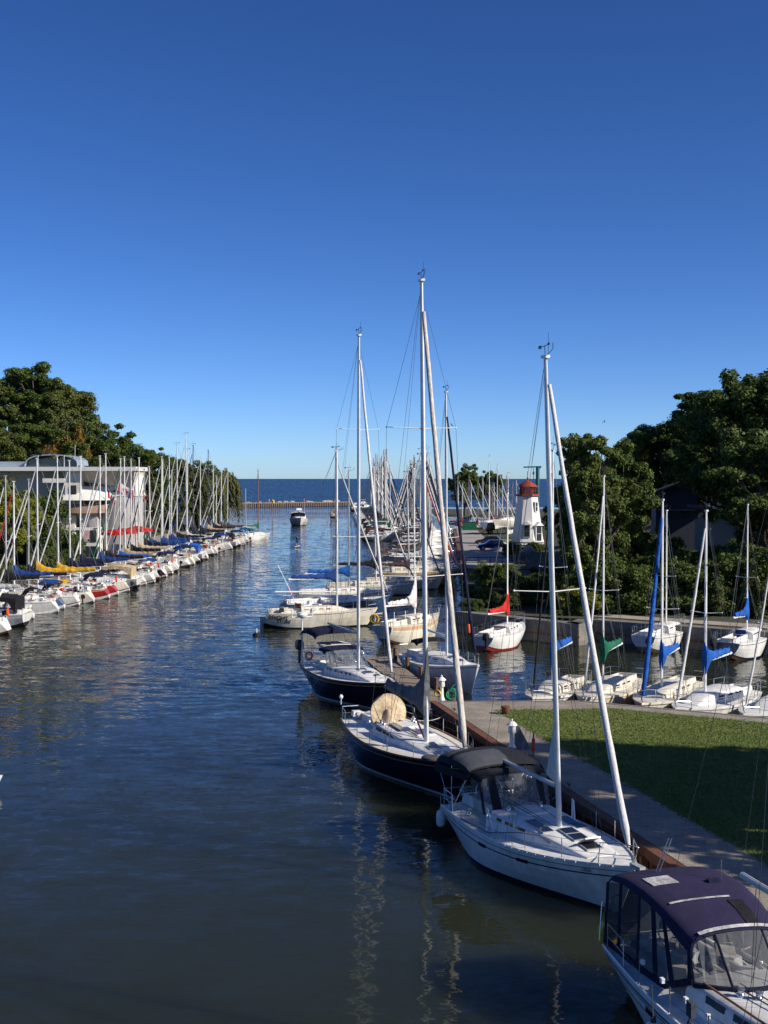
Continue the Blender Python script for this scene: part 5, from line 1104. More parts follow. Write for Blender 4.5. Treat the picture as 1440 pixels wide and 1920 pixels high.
# ------------------------------------------------------------------ lighthouse
LX, LY, LZ = 22.1, 197.0, 1.7
lh = thing('lighthouse', 'small white octagonal lighthouse with red lantern room beside the quay road', 'lighthouse', (LX, LY, LZ), radians(37))
def octr(r, z, n=8, a0=pi / 8): return [Vector((r * cos(a0 + 2 * pi * k / n), r * sin(a0 + 2 * pi * k / n), z)) for k in range(n)]
mb = MB(); mb.loft([octr(2.85, 0), octr(2.55, 1.2), octr(2.52, 1.25), octr(1.62, 7.6)], 0, smooth=False); mb.build('tower', 'lh_white', lh)
mb = MB(); mb.loft([octr(1.62, 7.55), octr(1.95, 7.62), octr(1.95, 7.9), octr(1.7, 7.9)], 0, smooth=False); mb.build('gallery', 'lh_red', lh)
mb = MB()
for k in range(8):
    p = octr(1.25, 7.9)[k]; mb.tube([p, p + Vector((0, 0, 1.25))], .09, 4)
    p2 = octr(1.25, 7.9)[(k + 1) % 8]
    for z in (.08, .42, 1.2): mb.tube([p + Vector((0, 0, z)), p2 + Vector((0, 0, z))], .07, 4)
mb.build('lantern_frame', 'lh_red', lh)
mb = MB(); mb.loft([octr(1.2, 7.9), octr(1.2, 9.1)], 0, smooth=False); mb.build('lantern_glass', 'window_glass', lh)
mb = MB(); mb.loft([octr(1.65, 9.05), octr(1.6, 9.15), octr(.6, 9.8), octr(.12, 10.1)], 0, smooth=False); mb.tube([(0, 0, 10), (0, 0, 11.4)], .05, 5); mb.ball((0, 0, 10.3), .16, 8, 5); mb.build('roof', 'lh_red', lh)
mb = MB()
for k in range(8):
    p = octr(1.9, 7.9)[k]; p2 = octr(1.9, 7.9)[(k + 1) % 8]; mb.tube([p, p + Vector((0, 0, .95))], .035, 4)
    for z in (.5, .95): mb.tube([p + Vector((0, 0, z)), p2 + Vector((0, 0, z))], .025, 4)
mb.build('gallery_rail', 'lh_red', lh)
def face(kf, z, out=0.0):   # centre frame of octagon face kf at height z
    a = 2 * pi * kf / 8 + pi / 4 * 0; rr_ = lerp(2.52, 1.62, (z - 1.25) / 6.35) if z > 1.25 else 2.6; rr_ *= cos(pi / 8)
    n_ = Vector((cos(a), sin(a), 0)); t_ = Vector((-sin(a), cos(a), 0)); return n_ * (rr_ + out) + Vector((0, 0, z)), n_, t_
def lh_window(kf, z, w_, h_, hood=True, door=False):
    mb = MB(); c, n_, t_ = face(kf, z); cb = c - Vector((0, 0, h_ / 2)); ob, _, _ = face(kf, z + h_ / 2); 
    def blk(mb_, u0, u1, z0, z1, o0, o1, mi=0):
        mb_.hexa([c + t_ * u0 + n_ * o0 + Vector((0, 0, z0)), c + t_ * u1 + n_ * o0 + Vector((0, 0, z0)), c + t_ * u1 + n_ * o1 + Vector((0, 0, z0)), c + t_ * u0 + n_ * o1 + Vector((0, 0, z0)),
                  c + t_ * u0 + n_ * o0 + Vector((0, 0, z1)), c + t_ * u1 + n_ * o0 + Vector((0, 0, z1)), c + t_ * u1 + n_ * o1 + Vector((0, 0, z1)), c + t_ * u0 + n_ * o1 + Vector((0, 0, z1))], mi)
    blk(mb, -w_ / 2 - .12, w_ / 2 + .12, -h_ / 2 - .12, h_ / 2 + .12, -.4, .30, 0)
    wo = mb.build('door' if door else 'window', 'lh_white', lh)
    mb = MB(); blk(mb, -w_ / 2, w_ / 2, -h_ / 2, -.03, .1, .33); blk(mb, -w_ / 2, w_ / 2, .03, h_ / 2, .1, .33); mb.build('pane', 'window_glass', wo)
    if hood:
        mb = MB(); w2_ = w_ / 2 + .28; z1 = h_ / 2 + .1
        mb.prism([c + t_ * -w2_ + n_ * .55 + Vector((0, 0, z1)), c + t_ * w2_ + n_ * .55 + Vector((0, 0, z1)), c + n_ * .55 + Vector((0, 0, z1 + w2_ * .8))], -n_ * 1.0); mb.build('window_hood', 'lh_white', wo)
lh_window(5, 2.3, .8, 1.7); lh_window(6, 6.0, .35, 1.3, hood=False); lh_window(6, 1.9, 1.0, 2.2, door=True)
# terrace rail, stones and flower bed before it
mb = MB()
for z in (.45, .85): mb.box((0, 0, z), (6.4, .07, .16), 0)
for k in range(6): mb.box((-3.1 + k * 1.24, 0, .45), (.12, .12, .95), 0)
tag(mb.build('rail_fence', 'cedar', loc=(21.0, 186.0, 1.8)), 'low red-brown timber rail fence in front of the lighthouse', 'fence')
mat('boulder', (.42, .40, .36), rough=.95, var=.3, vscale=1.2, bump=.1, bscale=2)
for k, (x, y, r_, lb) in enumerate([(16.9, 182, .95, 'large pale boulder in the flower bed left of the lighthouse'), (19.9, 176, .8, 'white boulder among the planting below the lighthouse fence'), (15.9, 178.5, .6, 'small pale boulder at the corner of the flower bed by the quay road')]):
    mb = MB(); rr = random.Random(k); mb.ball((0, 0, 0), r_, 10, 7, 0, (1.1, .9, .75)); mb.v = [(x_ * rr.uniform(.88, 1.1), y_ * rr.uniform(.88, 1.1), z_ * rr.uniform(.9, 1.08)) for x_, y_, z_ in mb.v]
    tag(mb.build('boulder', 'boulder', loc=(x, y, 1.9 + r_ * .35)), lb, 'boulder')
# mast crane, bin, cars, yard boats
t = thing('mast_crane', 'teal steel mast crane with a horizontal jib behind the lighthouse', 'crane', (25.8, 215, 1.7))
mb = MB(); mb.tube([(0, 0, 0), (0, 0, 12.2)], .32, 8); mb.build('crane_post', 'teal', t)
mb = MB(); mb.tube([(.6, 0, 12.3), (-2.4, 0, 12.2)], .13, 6); mb.tube([(.55, 0, 12.3), (.2, 0, 12.0)], .15, 5); mb.tube([(-.7, 0, 12.2), (-.7, 0, 10.2)], .05, 4); mb.box((-.7, 0, 11.2), (.3, .3, .5), 0); mb.build('crane_jib', 'teal', t)
def car(loc, rz, m, label):
    t = thing('parked_car', label, 'car', loc, rz)
    mb = MB(); prof = [(-2.1, .35), (-2.15, .75), (-1.95, .9), (-1.0, .98), (1.1, .95), (1.95, .78), (2.1, .6), (2.1, .35)]
    mb.loft([[Vector((x, y, z)) for x, z in prof] for y in (-.82, .82)], 0, smooth=False); mb.build('body', m, t)
    mb = MB(); mb.loft([[Vector((-1.75, y * .8, .9)), Vector((-1.2, y * .66, 1.42)), Vector((.3, y * .66, 1.44)), Vector((1.05, y * .8, .93))] for y in (-1, 1)], 0, smooth=False); mb.build('cabin', 'dark_glass', t)
    mb = MB(); mb.box((-.45, 0, 1.445), (1.5, 1.28, .04), 0); mb.build('roof', m, t)
    for x in (-1.3, 1.35):
        for y in (-.78, .78):
            mb = MB(); mb.tube([(x, y - .1, .33), (x, y + .1, .33)], .33, 12); wh = mb.build('wheel', 'rubber', t)
            mb = MB(); mb.tube([(x, y - .11, .33), (x, y + .11, .33)], .19, 10); mb.build('rim', 'alu_grey', wh)
    for y in (-.6, .6):
        mb = MB(); mb.box((2.08, y, .68), (.08, .3, .12), 0); mb.build('headlight', 'plastic_white', t)
car((15.2, 180.5, 1.89), radians(185), 'car_blue', 'dark blue parked car on the asphalt quay, nearer of the two')
car((15.9, 193.0, 1.89), radians(170), 'car_paint', 'black parked car on the asphalt quay, farther of the two')
t = thing('waste_container', 'green waste container at the far end of the asphalt quay', 'container', (16.4, 251, 1.88))
mb = MB(); mb.box((0, 0, .75), (3.4, 1.6, 1.5), 0, taper=1.05); mb.build('container_body', 'c_green', t); mb = MB(); mb.box((0, 0, 1.56), (3.6, 1.7, .1), 0); mb.build('lid', 'c_black', t)
for k, (s, b, hc, bt, lb, zz) in enumerate([((20.8, 238), (17.6, 230), 'bluegrey', 'boot_brown', 'blue-grey sailboat hull propped up in the boat yard, left of the pale one', 1.5), ((25.6, 237), (19.6, 230.5), 'cream', 'boot_white', 'pale cream sailboat hull propped up in the boat yard beside the lighthouse', 2.0)]):
    root, h, c, inf = sailboat(lb, s, b, group='boats propped up in the yard', hullc=hc, boot=hc, bottom=bt, stripe=hc, B=2.9, mast=.5, mh=9.3 if k else 13, cover=None, furl=None, rails=True, detail=1, wins=2, boomL=.0)
    root.location.z = 1.8 + zz - .9 + .5; 
    mb = MB()
    for x in (2.0, 5.0):
        for y in (-.8, .8): mb.tube([(x, y * 1.5, -1.9), (x, y, -.1)], .06, 5)
    mb.hexa([(2.6, -.15, -1.8), (4.6, -.15, -1.8), (4.6, .15, -1.8), (2.6, .15, -1.8), (2.2, -.15, -.3), (5.0, -.15, -.3), (5.0, .15, -.3), (2.2, .15, -.3)])
    mb.build('keel', 'boot_white' if k else 'boot_brown', root)
# houses on the wooded slope
hs_ = thing('slope_house', 'dark navy house with a steep mono-pitch roof among the slope trees', 'house', (32.6, 141, 5.0), radians(-6))
mb = MB(); P4 = [Vector((-2.6, 0, -1.5)), Vector((1.9, 0, -1.5)), Vector((1.9, 0, 7.0)), Vector((-2.6, 0, 5.3))]; mb.prism(P4, (0, 5, 0)); mb.build('wall', 'navy_siding', hs_)
mb = MB(); mb.prism([Vector((-3.2, -.5, 5.12)), Vector((2.1, -.5, 7.12)), Vector((2.1, -.5, 7.3)), Vector((-3.2, -.5, 5.3))], (0, 6, 0)); mb.build('roof', 'shingle', hs_)
mb = MB(); mb.prism([Vector((-3.2, -.56, 5.30)), Vector((2.1, -.56, 7.30)), Vector((2.1, -.56, 7.42)), Vector((-3.2, -.56, 5.42))], (0, .1, 0)); mb.build('fascia', 'grey_siding', hs_)
mb = MB(); mb.prism([Vector((1.9, -.2, 5.0)), Vector((5.0, -.2, 3.7)), Vector((5.0, -.2, 3.85)), Vector((1.9, -.2, 5.15))], (0, 5, 0)); mb.box((2.9, 2.4, 2.0), (1.9, 4.6, 3.6), 0); mb.box((.5, -.9, 3.55), (5.6, 1.2, .10), 1); mb.build('porch', ['navy_siding', 'grey_siding'], hs_)
mb = MB(); mb.box((-1.2, -.02, 3.1), (.9, .1, 1.1), 0); mb.box((.6, -.02, 3.1), (.9, .1, 1.1), 0); mb.build('window', 'window_glass', hs_)
hs2 = thing('slope_house', 'low grey house with a sloping dark roof and white trim lower on the wooded slope', 'house', (33.6, 125, 4.2), radians(8))
mb = MB(); mb.box((.4, 2, 1.5), (4.4, 4, 4.6), 0); mb.build('wall', 'grey_siding', hs2)
mb = MB(); mb.prism([Vector((-2.4, -.4, 4.9)), Vector((3.0, -.4, 3.2)), Vector((3.0, -.4, 3.5)), Vector((-2.4, -.4, 5.2))], (0, 5, 0)); mb.build('roof', 'shingle', hs2)
mb = MB(); mb.prism([Vector((-2.4, -.46, 5.15)), Vector((3.0, -.46, 3.45)), Vector((3.0, -.46, 3.62)), Vector((-2.4, -.46, 5.32))], (0, .12, 0)); mb.box((2.9, .4, 4.6), (1.5, 1.2, .12), 0); mb.box((2.9, .2, 2.6), (.9, .2, .8), 0); mb.build('fascia', 'trim_white', hs2)

# ------------------------------------------------------------------ left bank
def lleft(y):
    if y < 262: return -37.5 + 1.5 * sst(150, 262, y)
    return lerp(-36, -76, sst(262, 330, y))
def lhgt(x, y): return 1.4 + 13.5 * sst(-42, -70, x) * sst(178, 214, y) * (1 - .5 * sst(235, 290, y)) + 4 * sst(-41, -60, x) * sst(215, 260, y) + 2.5 * sst(-40, -52, x) * (1 - sst(140, 165, y))
mb = MB(); rows = []
for y in list(np.linspace(10, 262, 40)) + list(np.linspace(266, 560, 20)):
    l = lleft(y); rows.append([Vector((l, y, -1))] + [Vector((x, y, lhgt(x, y))) for x in [l + (-260 - l) * (i / 24) ** 1.8 for i in range(25)]])
mb.loft(rows, 0, closed=False, caps=(False, False)); tag(mb.build('terrain', 'soil', sharp=80), kind='structure')
mb = MB(); rows = []
for y in np.linspace(140, 262, 20): rows.append([Vector((lleft(y), y, 1.44)), Vector((lleft(y) - 9, y, 1.44))])
mb.loft(rows, 0, closed=False, caps=(False, False)); mb.v = [(x, y, 1.44 + .02) for x, y, z in mb.v]; tag(mb.build('pavement', 'concrete_path'), kind='structure')
ld = thing('mooring_dock', 'low grey timber dock along the bows of the left-bank boats', 'dock')
mb = MB(); mb.hexa([(-39.5, 60, .5), (-37.1, 60, .5), (-35.4, 262, .5), (-37.8, 262, .5), (-39.5, 60, .85), (-37.1, 60, .85), (-35.4, 262, .85), (-37.8, 262, .85)]); mb.build('deck_board', 'dock_wood', ld)

cb_ = thing('clubhouse', 'cream clubhouse with a wide flat roof and a grey stone tower on the left bank', 'clubhouse', (0, 0, 0))
Y0 = 172.0
def X(px, d=Y0): return (px - 720) / F * d
def Z(py, d=Y0): return zat(720, py, d).z
def bx_(name, m, px0, px1, py0, py1, d0, d1, par=cb_):
    mb = MB(); x0, x1, z0, z1 = X(px0, d0), X(px1, d0), Z(py1, d0), Z(py0, d0); mb.hexa([(x0, d0, z0), (x1, d0, z0), (x1, d1, z0), (x0, d1, z0), (x0, d0, z1), (x1, d0, z1), (x1, d1, z1), (x0, d1, z1)]); return mb.build(name, m, par)
mb = MB(); xr_ = X(277, 179); z0, z1 = Z(883), Z(875.5); mb.hexa([(-70, 170.5, z0), (xr_, 170.5, z0), (xr_, 179, z0), (-70, 179, z0), (-70, 170.5, z1), (xr_, 170.5, z1), (xr_, 179, z1), (-70, 179, z1)]); mb.build('roof', 'trim_white', cb_)
mb = MB(); a = [Vector((X(150), 170.5, Z(906))), Vector((X(258), 170.5, Z(935))), Vector((X(272), 170.2, Z(883.3))), Vector((X(150), 170.2, Z(883.3)))]
mb.prism([Vector((X(150), 171.6, Z(883.3))), Vector((X(150), 173, Z(903))), Vector((X(246), 172.6, Z(915))), Vector((X(256), 170.8, Z(883.3)))], (0, 7.5, 0)); mb.build('soffit', 'soffit', cb_)
bx_('upper_wall', 'stucco', 122, 152, 883.2, 945, 171.5, 178); bx_('upper_wall', 'stucco', -150, 122, 883.2, 945, 176, 179)
bx_('balcony_beam', 'stucco_white', 80, 121, 897, 905, 171, 172)
mb = MB(); cx_, cy_ = X(217), 175.9; rT = 2.85
def arc(r, z, a0=pi * .98, a1=pi * 2.08, n=18): return [Vector((cx_ + r * cos(lerp(a0, a1, i / n)), cy_ + r * .95 * sin(lerp(a0, a1, i / n)), z)) for i in range(n + 1)] + [Vector((cx_ + 2.2, cy_ + 4, z)), Vector((cx_ - r, cy_ + 4, z))]
mb.loft([arc(rT, 0), arc(rT, Z(931))], 0); mb.build('tower', 'stone_grey', cb_)
mb = MB(); mb.loft([arc(rT + .12, Z(930.5)), arc(rT + .12, Z(892))], 0); par = mb.build('tower_parapet', 'stucco_white', cb_)
mb = MB()
for k in range(5):
    a_ = pi * 1.36 + k * .14; mb.box((cx_ + (rT + .13) * cos(a_), cy_ + (rT + .13) * .95 * sin(a_), Z(921)), (.3, .12, .3), 0, rz=a_ + pi / 2)
for k, a_ in enumerate((1.42, 1.58, 1.72)): mb.box((cx_ + (rT + .14) * cos(pi * a_), cy_ + (rT + .14) * .95 * sin(pi * a_), Z(904)), (.22, .12, 1.2), 0, rz=pi * a_ + pi / 2)
mb.build('opening', 'window_glass', par)
mb = MB(); cx2 = X(150)
mb.loft([[Vector((cx2 + 4.6 * cos(pi + pi * i / 12), 173.5 + 3.2 * sin(pi + pi * i / 12), Z(942) + .3)) for i in range(13)], [Vector((cx2 + 4.4 * cos(pi + pi * i / 12) * .9, 173.8 + 1.2 * sin(pi + pi * i / 12), Z(912))) for i in range(13)]], 0, closed=True); mb.build('cone_roof', 'stucco_white', cb_)
mb = MB(); mb.loft([[Vector((cx2 - .6 + 4.3 * cos(pi + pi * i / 12), 174 + 3.0 * sin(pi + pi * i / 12), z)) for i in range(13)] for z in (Z(962), Z(945))], 0); mb.build('cornice', 'brown_band', cb_)
bx_('tower_bay', 'stone_grey', 152, 182, 952, 996, 172.6, 182)
wn = bx_('window', 'stucco_white', 138, 182, 990, 1052, 170.6, 180)
for k in range(3):
    for j in range(2): bx_('pane', 'poster' if (k == 1 and j == 0) else 'window_glass', 141 + k * 14, 152 + k * 14, 994 + j * 30, 1016 + j * 32, 170.5, 170.7, wn)
bx_('door', 'window_glass', 126, 136, 1008, 1050, 171.4, 172); bx_('door_hood', 'stucco_white', 120, 140, 998, 1003, 170, 173)
bx_('lower_wall', 'stucco', 100, 140, 965, 1060, 172.2, 179); bx_('window', 'window_glass', 133, 143, 910, 935, 171.3, 171.6)
# arched skylight
mb = MB(); rings = []
for dd in (171.5, 178):
    rings.append([Vector((X(98) + 3.5 * cos(pi * k / 12), dd, Z(875.5) + .35 + 1.35 * sin(pi * k / 12) ** .7)) for k in range(13)])
full = [r + [p - Vector((0, 0, .14)) for p in r][::-1] for r in rings]; mb.loft(full, 0)
for k in (0, 4, 8, 12): p = rings[0][k]; mb.tube([p, Vector((p.x, p.y, Z(875.5)))], .06, 4)
mb.build('arched_skylight', 'metal_roof', cb_)
mb = MB(); mb.box((X(98), 175, Z(875.5) + .55), (6.4, 5.5, 1.1), 0); mb.build('skylight_interior', 'window_glass', cb_)
mb = MB(); mb.box((X(15), 174, Z(875) + .35), (6, 2, .7), 0); mb.box((X(140), 174, Z(875) + .3), (1.2, 2, .6), 0); mb.build('roof_plant', 'metal_roof', cb_)
mb = MB(); mb.tube([(X(121), 178, Z(876)), (X(121), 178, Z(832))], .05, 5); mb.build('antenna', 'alu_grey', cb_)
def flag(base, top_, label, L_=1.9, W_=1.1, ang=.5, seedf=0):
    t = thing('flag', label, 'flag', base)
    mb = MB(); tp = Vector(top_) - Vector(base); mb.tube([(0, 0, 0), tp], .035, 5); mb.build('pole', 'alu_white', t)
    def S(u, v): return tp + Vector((u * L_ * cos(ang), -.15 - .22 * sin(u * 7 + v * 2), -v * W_ - u * L_ * sin(ang) + .06 * sin(u * 9)))
    for a, b, m_ in ((0, .25, 'flag_red'), (.25, .75, 'flag_white'), (.75, 1, 'flag_red')):
        mb = MB(); mb.loft([[S(lerp(a, b, i / 5), j / 4) for j in range(5)] for i in range(6)], 0, closed=False, caps=(False, False)); mb.build('flag_cloth', m_, t)
    mb = MB(); leaf = [(0, .42), (.07, .28), (.16, .32), (.13, .1), (.28, .18), (.25, .08), (.36, .02), (.2, -.14), (.22, -.22), (.03, -.18), (.03, -.4)]; leaf = leaf + [(-a, b) for a, b in leaf[::-1]]
    mb.add([S(.5 + x * .5, .5 - z * .9) + Vector((0, -.035, 0)) for x, z in leaf], [tuple(range(len(leaf)))]); mb.build('maple_leaf', 'flag_red', t)
flag((X(206, 166), 166, 1.5), (X(221, 166), 166, Z(902, 166)), 'red and white maple leaf flag in front of the clubhouse tower, largest of the three', 2.4, 1.3, .55)
flag((X(200, 165), 165, 1.5), (X(203, 165), 165, Z(918, 165)), 'red and white maple leaf flag hanging lowest, left of the grey tower', 1.5, 1.0, .9)
flag((X(266, 168), 168, 1.5), (X(269, 168), 168, Z(918, 168)), 'small red and white flag on the pole right of the grey tower', 1.1, .8, 1.15)
for k, (px, py, d, r_, lb) in enumerate([(212, 992, 163, 1.7, 'red patio umbrella, leftmost of the three by the clubhouse'), (232, 990, 166, 1.8, 'red patio umbrella, middle one of the three by the clubhouse'), (258, 986, 170, 2.0, 'red patio umbrella, rightmost of the three by the clubhouse')]):
    t = thing('patio_umbrella', lb, 'umbrella', (X(px, d), d, 1.46), group='red umbrellas on the patio'); zt = Z(py, d) - 1.46
    mb = MB(); mb.loft([octr(r_, zt - .75), octr(r_, zt - .45), octr(r_ * .5, zt - .15), octr(.05, zt)], 0, smooth=False, caps=(False, True)); mb.build('canopy', 'c_red', t)
    mb = MB(); mb.tube([(0, 0, 0), (0, 0, zt)], .04, 5); mb.build('pole', 'alu_grey', t)
    t2 = thing('patio_table', ['round dark patio table under the leftmost red umbrella', 'round dark patio table under the middle red umbrella', 'round dark patio table under the rightmost red umbrella'][k], 'table', (X(px, d) + .05, d - .15, 1.46), group='tables under the umbrellas')
    mb = MB(); mb.lathe((0, 0, .68), [(.55, 0), (.55, .05)], 12); mb.build('table_top', 'rubber', t2); mb = MB(); mb.tube([(.1, 0, 0), (.1, 0, .68)], [.2, .05], 6); mb.build('table_leg', 'rubber', t2)

# ------------------------------------------------------------------ outer pier
pr = thing('pier', 'long brown timber-faced pier closing the harbour mouth', 'pier')
a, b = at(395, 953, 0), at(705, 943.5, 0); a = Vector((-80, 522, 0)); b = Vector((-14, 565, 0)); dd = (b - a).normalized(); nn = Vector((dd.y, -dd.x, 0)) ; nn = nn if nn.y < 0 else -nn
mb = MB(); q = [a, b, b - nn * 6, a - nn * 6]; mb.hexa([p + Vector((0, 0, -1)) for p in q] + [p + Vector((0, 0, 1.7)) for p in q]); mb.build('pier_body', 'concrete', pr)
mb = MB(); mb.hexa([p + Vector((0, 0, 1.45)) for p in (a + nn * .5, b + nn * .5, b, a)] + [p + Vector((0, 0, 1.9)) for p in (a + nn * .5, b + nn * .5, b, a)]); mb.build('pier_cap', 'pier_timber', pr)
mb = MB(); n_ = int((b - a).length / .9)
for k in range(n_): p = a + dd * (k * .9) + nn * .3; mb.tube([p + Vector((0, 0, -1)), p + Vector((0, 0, 1.45))], .3, 5)
o = mb.build('timber_pile', 'pier_timber', pr); o['kind'] = 'stuff'
mb = MB(); rr = random.Random(4)
for k in range(60): p = a + dd * rr.uniform(0, 78) - nn * rr.uniform(6.5, 9); mb.ball(p + Vector((0, 0, rr.uniform(.3, 1.6))), rr.uniform(.5, 1.4), 6, 4, 0, (1.3, 1, .8))
o = tag(mb.build('rubble', 'boulder'), kind='stuff')
def small(name, lb, cat, px, d, z, m, prof):
    mb = MB(); mb.lathe((0, 0, 0), prof, 8); tag(mb.build(name, m, loc=((px - 720) / F * d, d, z)), lb, cat)
small('harbour_light', 'red light post standing on the outer pier', 'light post', 569.5, 546, 1.7, 'plastic_red', [(.35, 0), (.3, .2), (.2, 1.0), (.35, 1.1), (.3, 1.5), (.1, 1.7)])
small('pier_bollard', 'yellow bollard on the outer pier', 'bollard', 512, 535, 1.7, 'plastic_yellow', [(.6, 0), (.6, .9), (.7, 1.0), (.5, 1.3)])

# ------------------------------------------------------------------ people
def person(label, loc, rz=0, top='cloth_dark', legs='cloth_dark', paddle=False, lean=.0, parent=None, ms=1.0):
    t = thing('person', label, 'person', loc, rz)
    me = bpy.data.meshes.new('body'); arms = [(.26, .12, 1.15), (.34, .05, .95)] if paddle else [(.09, .27, 1.12), (.14, .27, .88)]
    V_ = [(0, 0, .92), (.01, 0, 1.2), (.03, 0, 1.42), (.05, 0, 1.55), (.06, 0, 1.68), (0, .1, .86), (.03, .12, .48), (0, .13, .08), (.12, .14, .04), (0, -.1, .86), (.03, -.12, .48), (0, -.13, .08), (.12, -.14, .04), (.02, .19, 1.40), arms[0], arms[1], (.02, -.19, 1.40), (arms[0][0], -arms[0][1] + (.1 if paddle else 0), arms[0][2] + (.15 if paddle else 0)), (arms[1][0], -arms[1][1] + (.1 if paddle else 0), arms[1][2] + (.3 if paddle else 0))]
    E = [(0, 1), (1, 2), (2, 3), (3, 4), (0, 5), (5, 6), (6, 7), (7, 8), (0, 9), (9, 10), (10, 11), (11, 12), (2, 13), (13, 14), (14, 15), (2, 16), (16, 17), (17, 18)]
    rad = [.14, .13, .13, .055, .095, .095, .07, .05, .045, .095, .07, .05, .045, .06, .045, .035, .06, .045, .035]
    me.from_pydata(V_, E, []); o = bpy.data.objects.new('body', me); COL.objects.link(o)
    sk = o.modifiers.new('skin', 'SKIN'); 
    for i, v in enumerate(me.skin_vertices[0].data): v.radius = (rad[i], rad[i]); v.use_root = (i == 0)
    o.modifiers.new('sub', 'SUBSURF').levels = 1
    dg = bpy.context.evaluated_depsgraph_get(); me2 = bpy.data.meshes.new_from_object(o.evaluated_get(dg)); bpy.data.objects.remove(o)
    me2.materials.clear()
    for m_ in (top, legs, 'skin'): me2.materials.append(MATS[m_])
    for p in me2.polygons: z = p.center.z; p.material_index = 2 if (z > 1.5 or (abs(p.center.y) > .22 and z < 1.3 and z > .8) or z < .5) else (1 if z < .95 else 0); p.use_smooth = True
    ob = bpy.data.objects.new('body', me2); COL.objects.link(ob); ob.parent = t
    mb = MB(); mb.ball((.045, 0, 1.72), .115, 8, 6, 0, (1, .9, 1)); mb.build('hair', 'hair', t)
    t.scale = (ms, ms, ms)
    return t
p = at(557, 1025, 0)
mb = MB(); rings = []
for i in range(11):
    u = i / 10; x = lerp(-1.6, 1.6, u); w_ = .38 * (1 - abs(2 * u - 1) ** 3) + .03; rings.append([Vector((x, w_ * cos(2 * pi * k / 10), .06 + .05 * sin(2 * pi * k / 10) + .10 * max(0, u - .8) / .2)) for k in range(10)])
mb.loft(rings, 0); tag(mb.build('paddleboard', 'white', loc=(p.x, p.y, 0), rz=radians(80)), 'white paddleboard carrying the standing paddler in mid-channel', 'paddleboard')
person('person in dark clothes standing on the paddleboard with a paddle', (p.x, p.y, .12), radians(80), paddle=True)
mb = MB(); mb.tube([(0, 0, 0), (.1, .3, 1.75)], .02, 5); mb.lathe((0, 0, -.4), [(.02, 0), (.1, .1), (.1, .35), (.02, .45)], 6); tag(mb.build('paddle', 'plastic_black', loc=(p.x - .32, p.y + .2, .25)), 'slim paddle held upright by the person on the paddleboard', 'paddle')
person('person in white standing on the outer pier, right one of the pair', (-46.8, 537, 1.7), 1.5, top='cloth_white', legs='cloth_dark'); person('person in white standing on the outer pier, left one of the pair', (-48.2, 536.5, 1.7), 1.5, top='cloth_white', legs='cloth_white')
PPL = [('person in a white shirt on the patio below the left red umbrella', 222, 160, 'cloth_white', 'cloth_dark'), ('person in a red top on the patio between the red umbrellas', 240, 163, 'cloth_red', 'cloth_dark'), ('person in dark clothes on the patio under the right umbrella', 251, 166, 'cloth_dark', 'cloth_dark'), ('person in white clothes on the patio, rightmost of the guests', 276, 168, 'cloth_white', 'cloth_white'), ('person in a white top standing left of the patio umbrellas', 196, 158, 'cloth_white', 'cloth_dark'), ('person in dark trousers and red top at the patio edge, right side', 263, 163, 'cloth_red', 'cloth_dark')]
for lb, px, d, a_, b_ in PPL: person(lb, (X(px, d), d, 1.47), R.uniform(0, 6), a_, b_)
person('person in a pink top standing at the far end of the quay road', (14.9, 247, 1.89), 2, 'cloth_red', 'cloth_dark')

# ------------------------------------------------------------------ small things afloat and in the air
p = at(-6, 1482, 0); mb = MB()
hh = Hull(3.2, 1.4, .42, .6, .42, tb=.6, rt=0, ov=.1, draft=.2)
dg_ = thing('dinghy', 'white dinghy bow poking in at the left frame edge', 'dinghy', (p.x - 2.95, p.y - .3, 0), .1); hull_part(hh, dg_, 'white', 'white', 'white', 'white', n=10); deck_part(hh, dg_, 'deck', None, n=8)
p = at(481, 1192, 0); mb = MB(); mb.lathe((0, 0, -.1), [(.28, 0), (.3, .12), (.3, .28), (.1, .34)], 10); mb.tube([(0, 0, .2), (0, 0, .55)], .05, 5, mi=1); tag(mb.build('mooring_buoy', ['rubber', 'plastic_white'], loc=p), 'small dark mooring buoy floating off the stern of the lettered sloop', 'buoy')
def bird(px, py, d, lb, s=1.0, rz=0, roll=.5):
    t = thing('bird', lb, 'bird', zat(px, py, d), rz, 'birds in flight')
    mb = MB(); mb.tube([(-.28, 0, 0), (-.1, 0, .0), (.15, 0, .01), (.28, 0, .0)], [.02, .07, .06, .015], 6)
    for sd in (1, -1): mb.loft([[Vector((.1, 0, .02)), Vector((-.1, 0, .02))], [Vector((.14, sd * .3, .16)), Vector((-.06, sd * .3, .15))], [Vector((.0, sd * .62, .10)), Vector((-.07, sd * .62, .09))]], 0, closed=False, caps=(False, False))
    o = mb.build('body', 'cloth_dark', t); t.rotation_euler = (roll, .2, rz); t.scale = (s, s, s)
bird(847, 797, 140, 'dark gull in flight right of the tallest masts', .6, .6, .7); bird(1133, 791, 120, 'dark gull in flight above the right-hand trees', .5, 2.2, -.6); bird(501, 992, 262, 'dark bird skimming the water off the two-masted boat', .9, 1.0, .3)

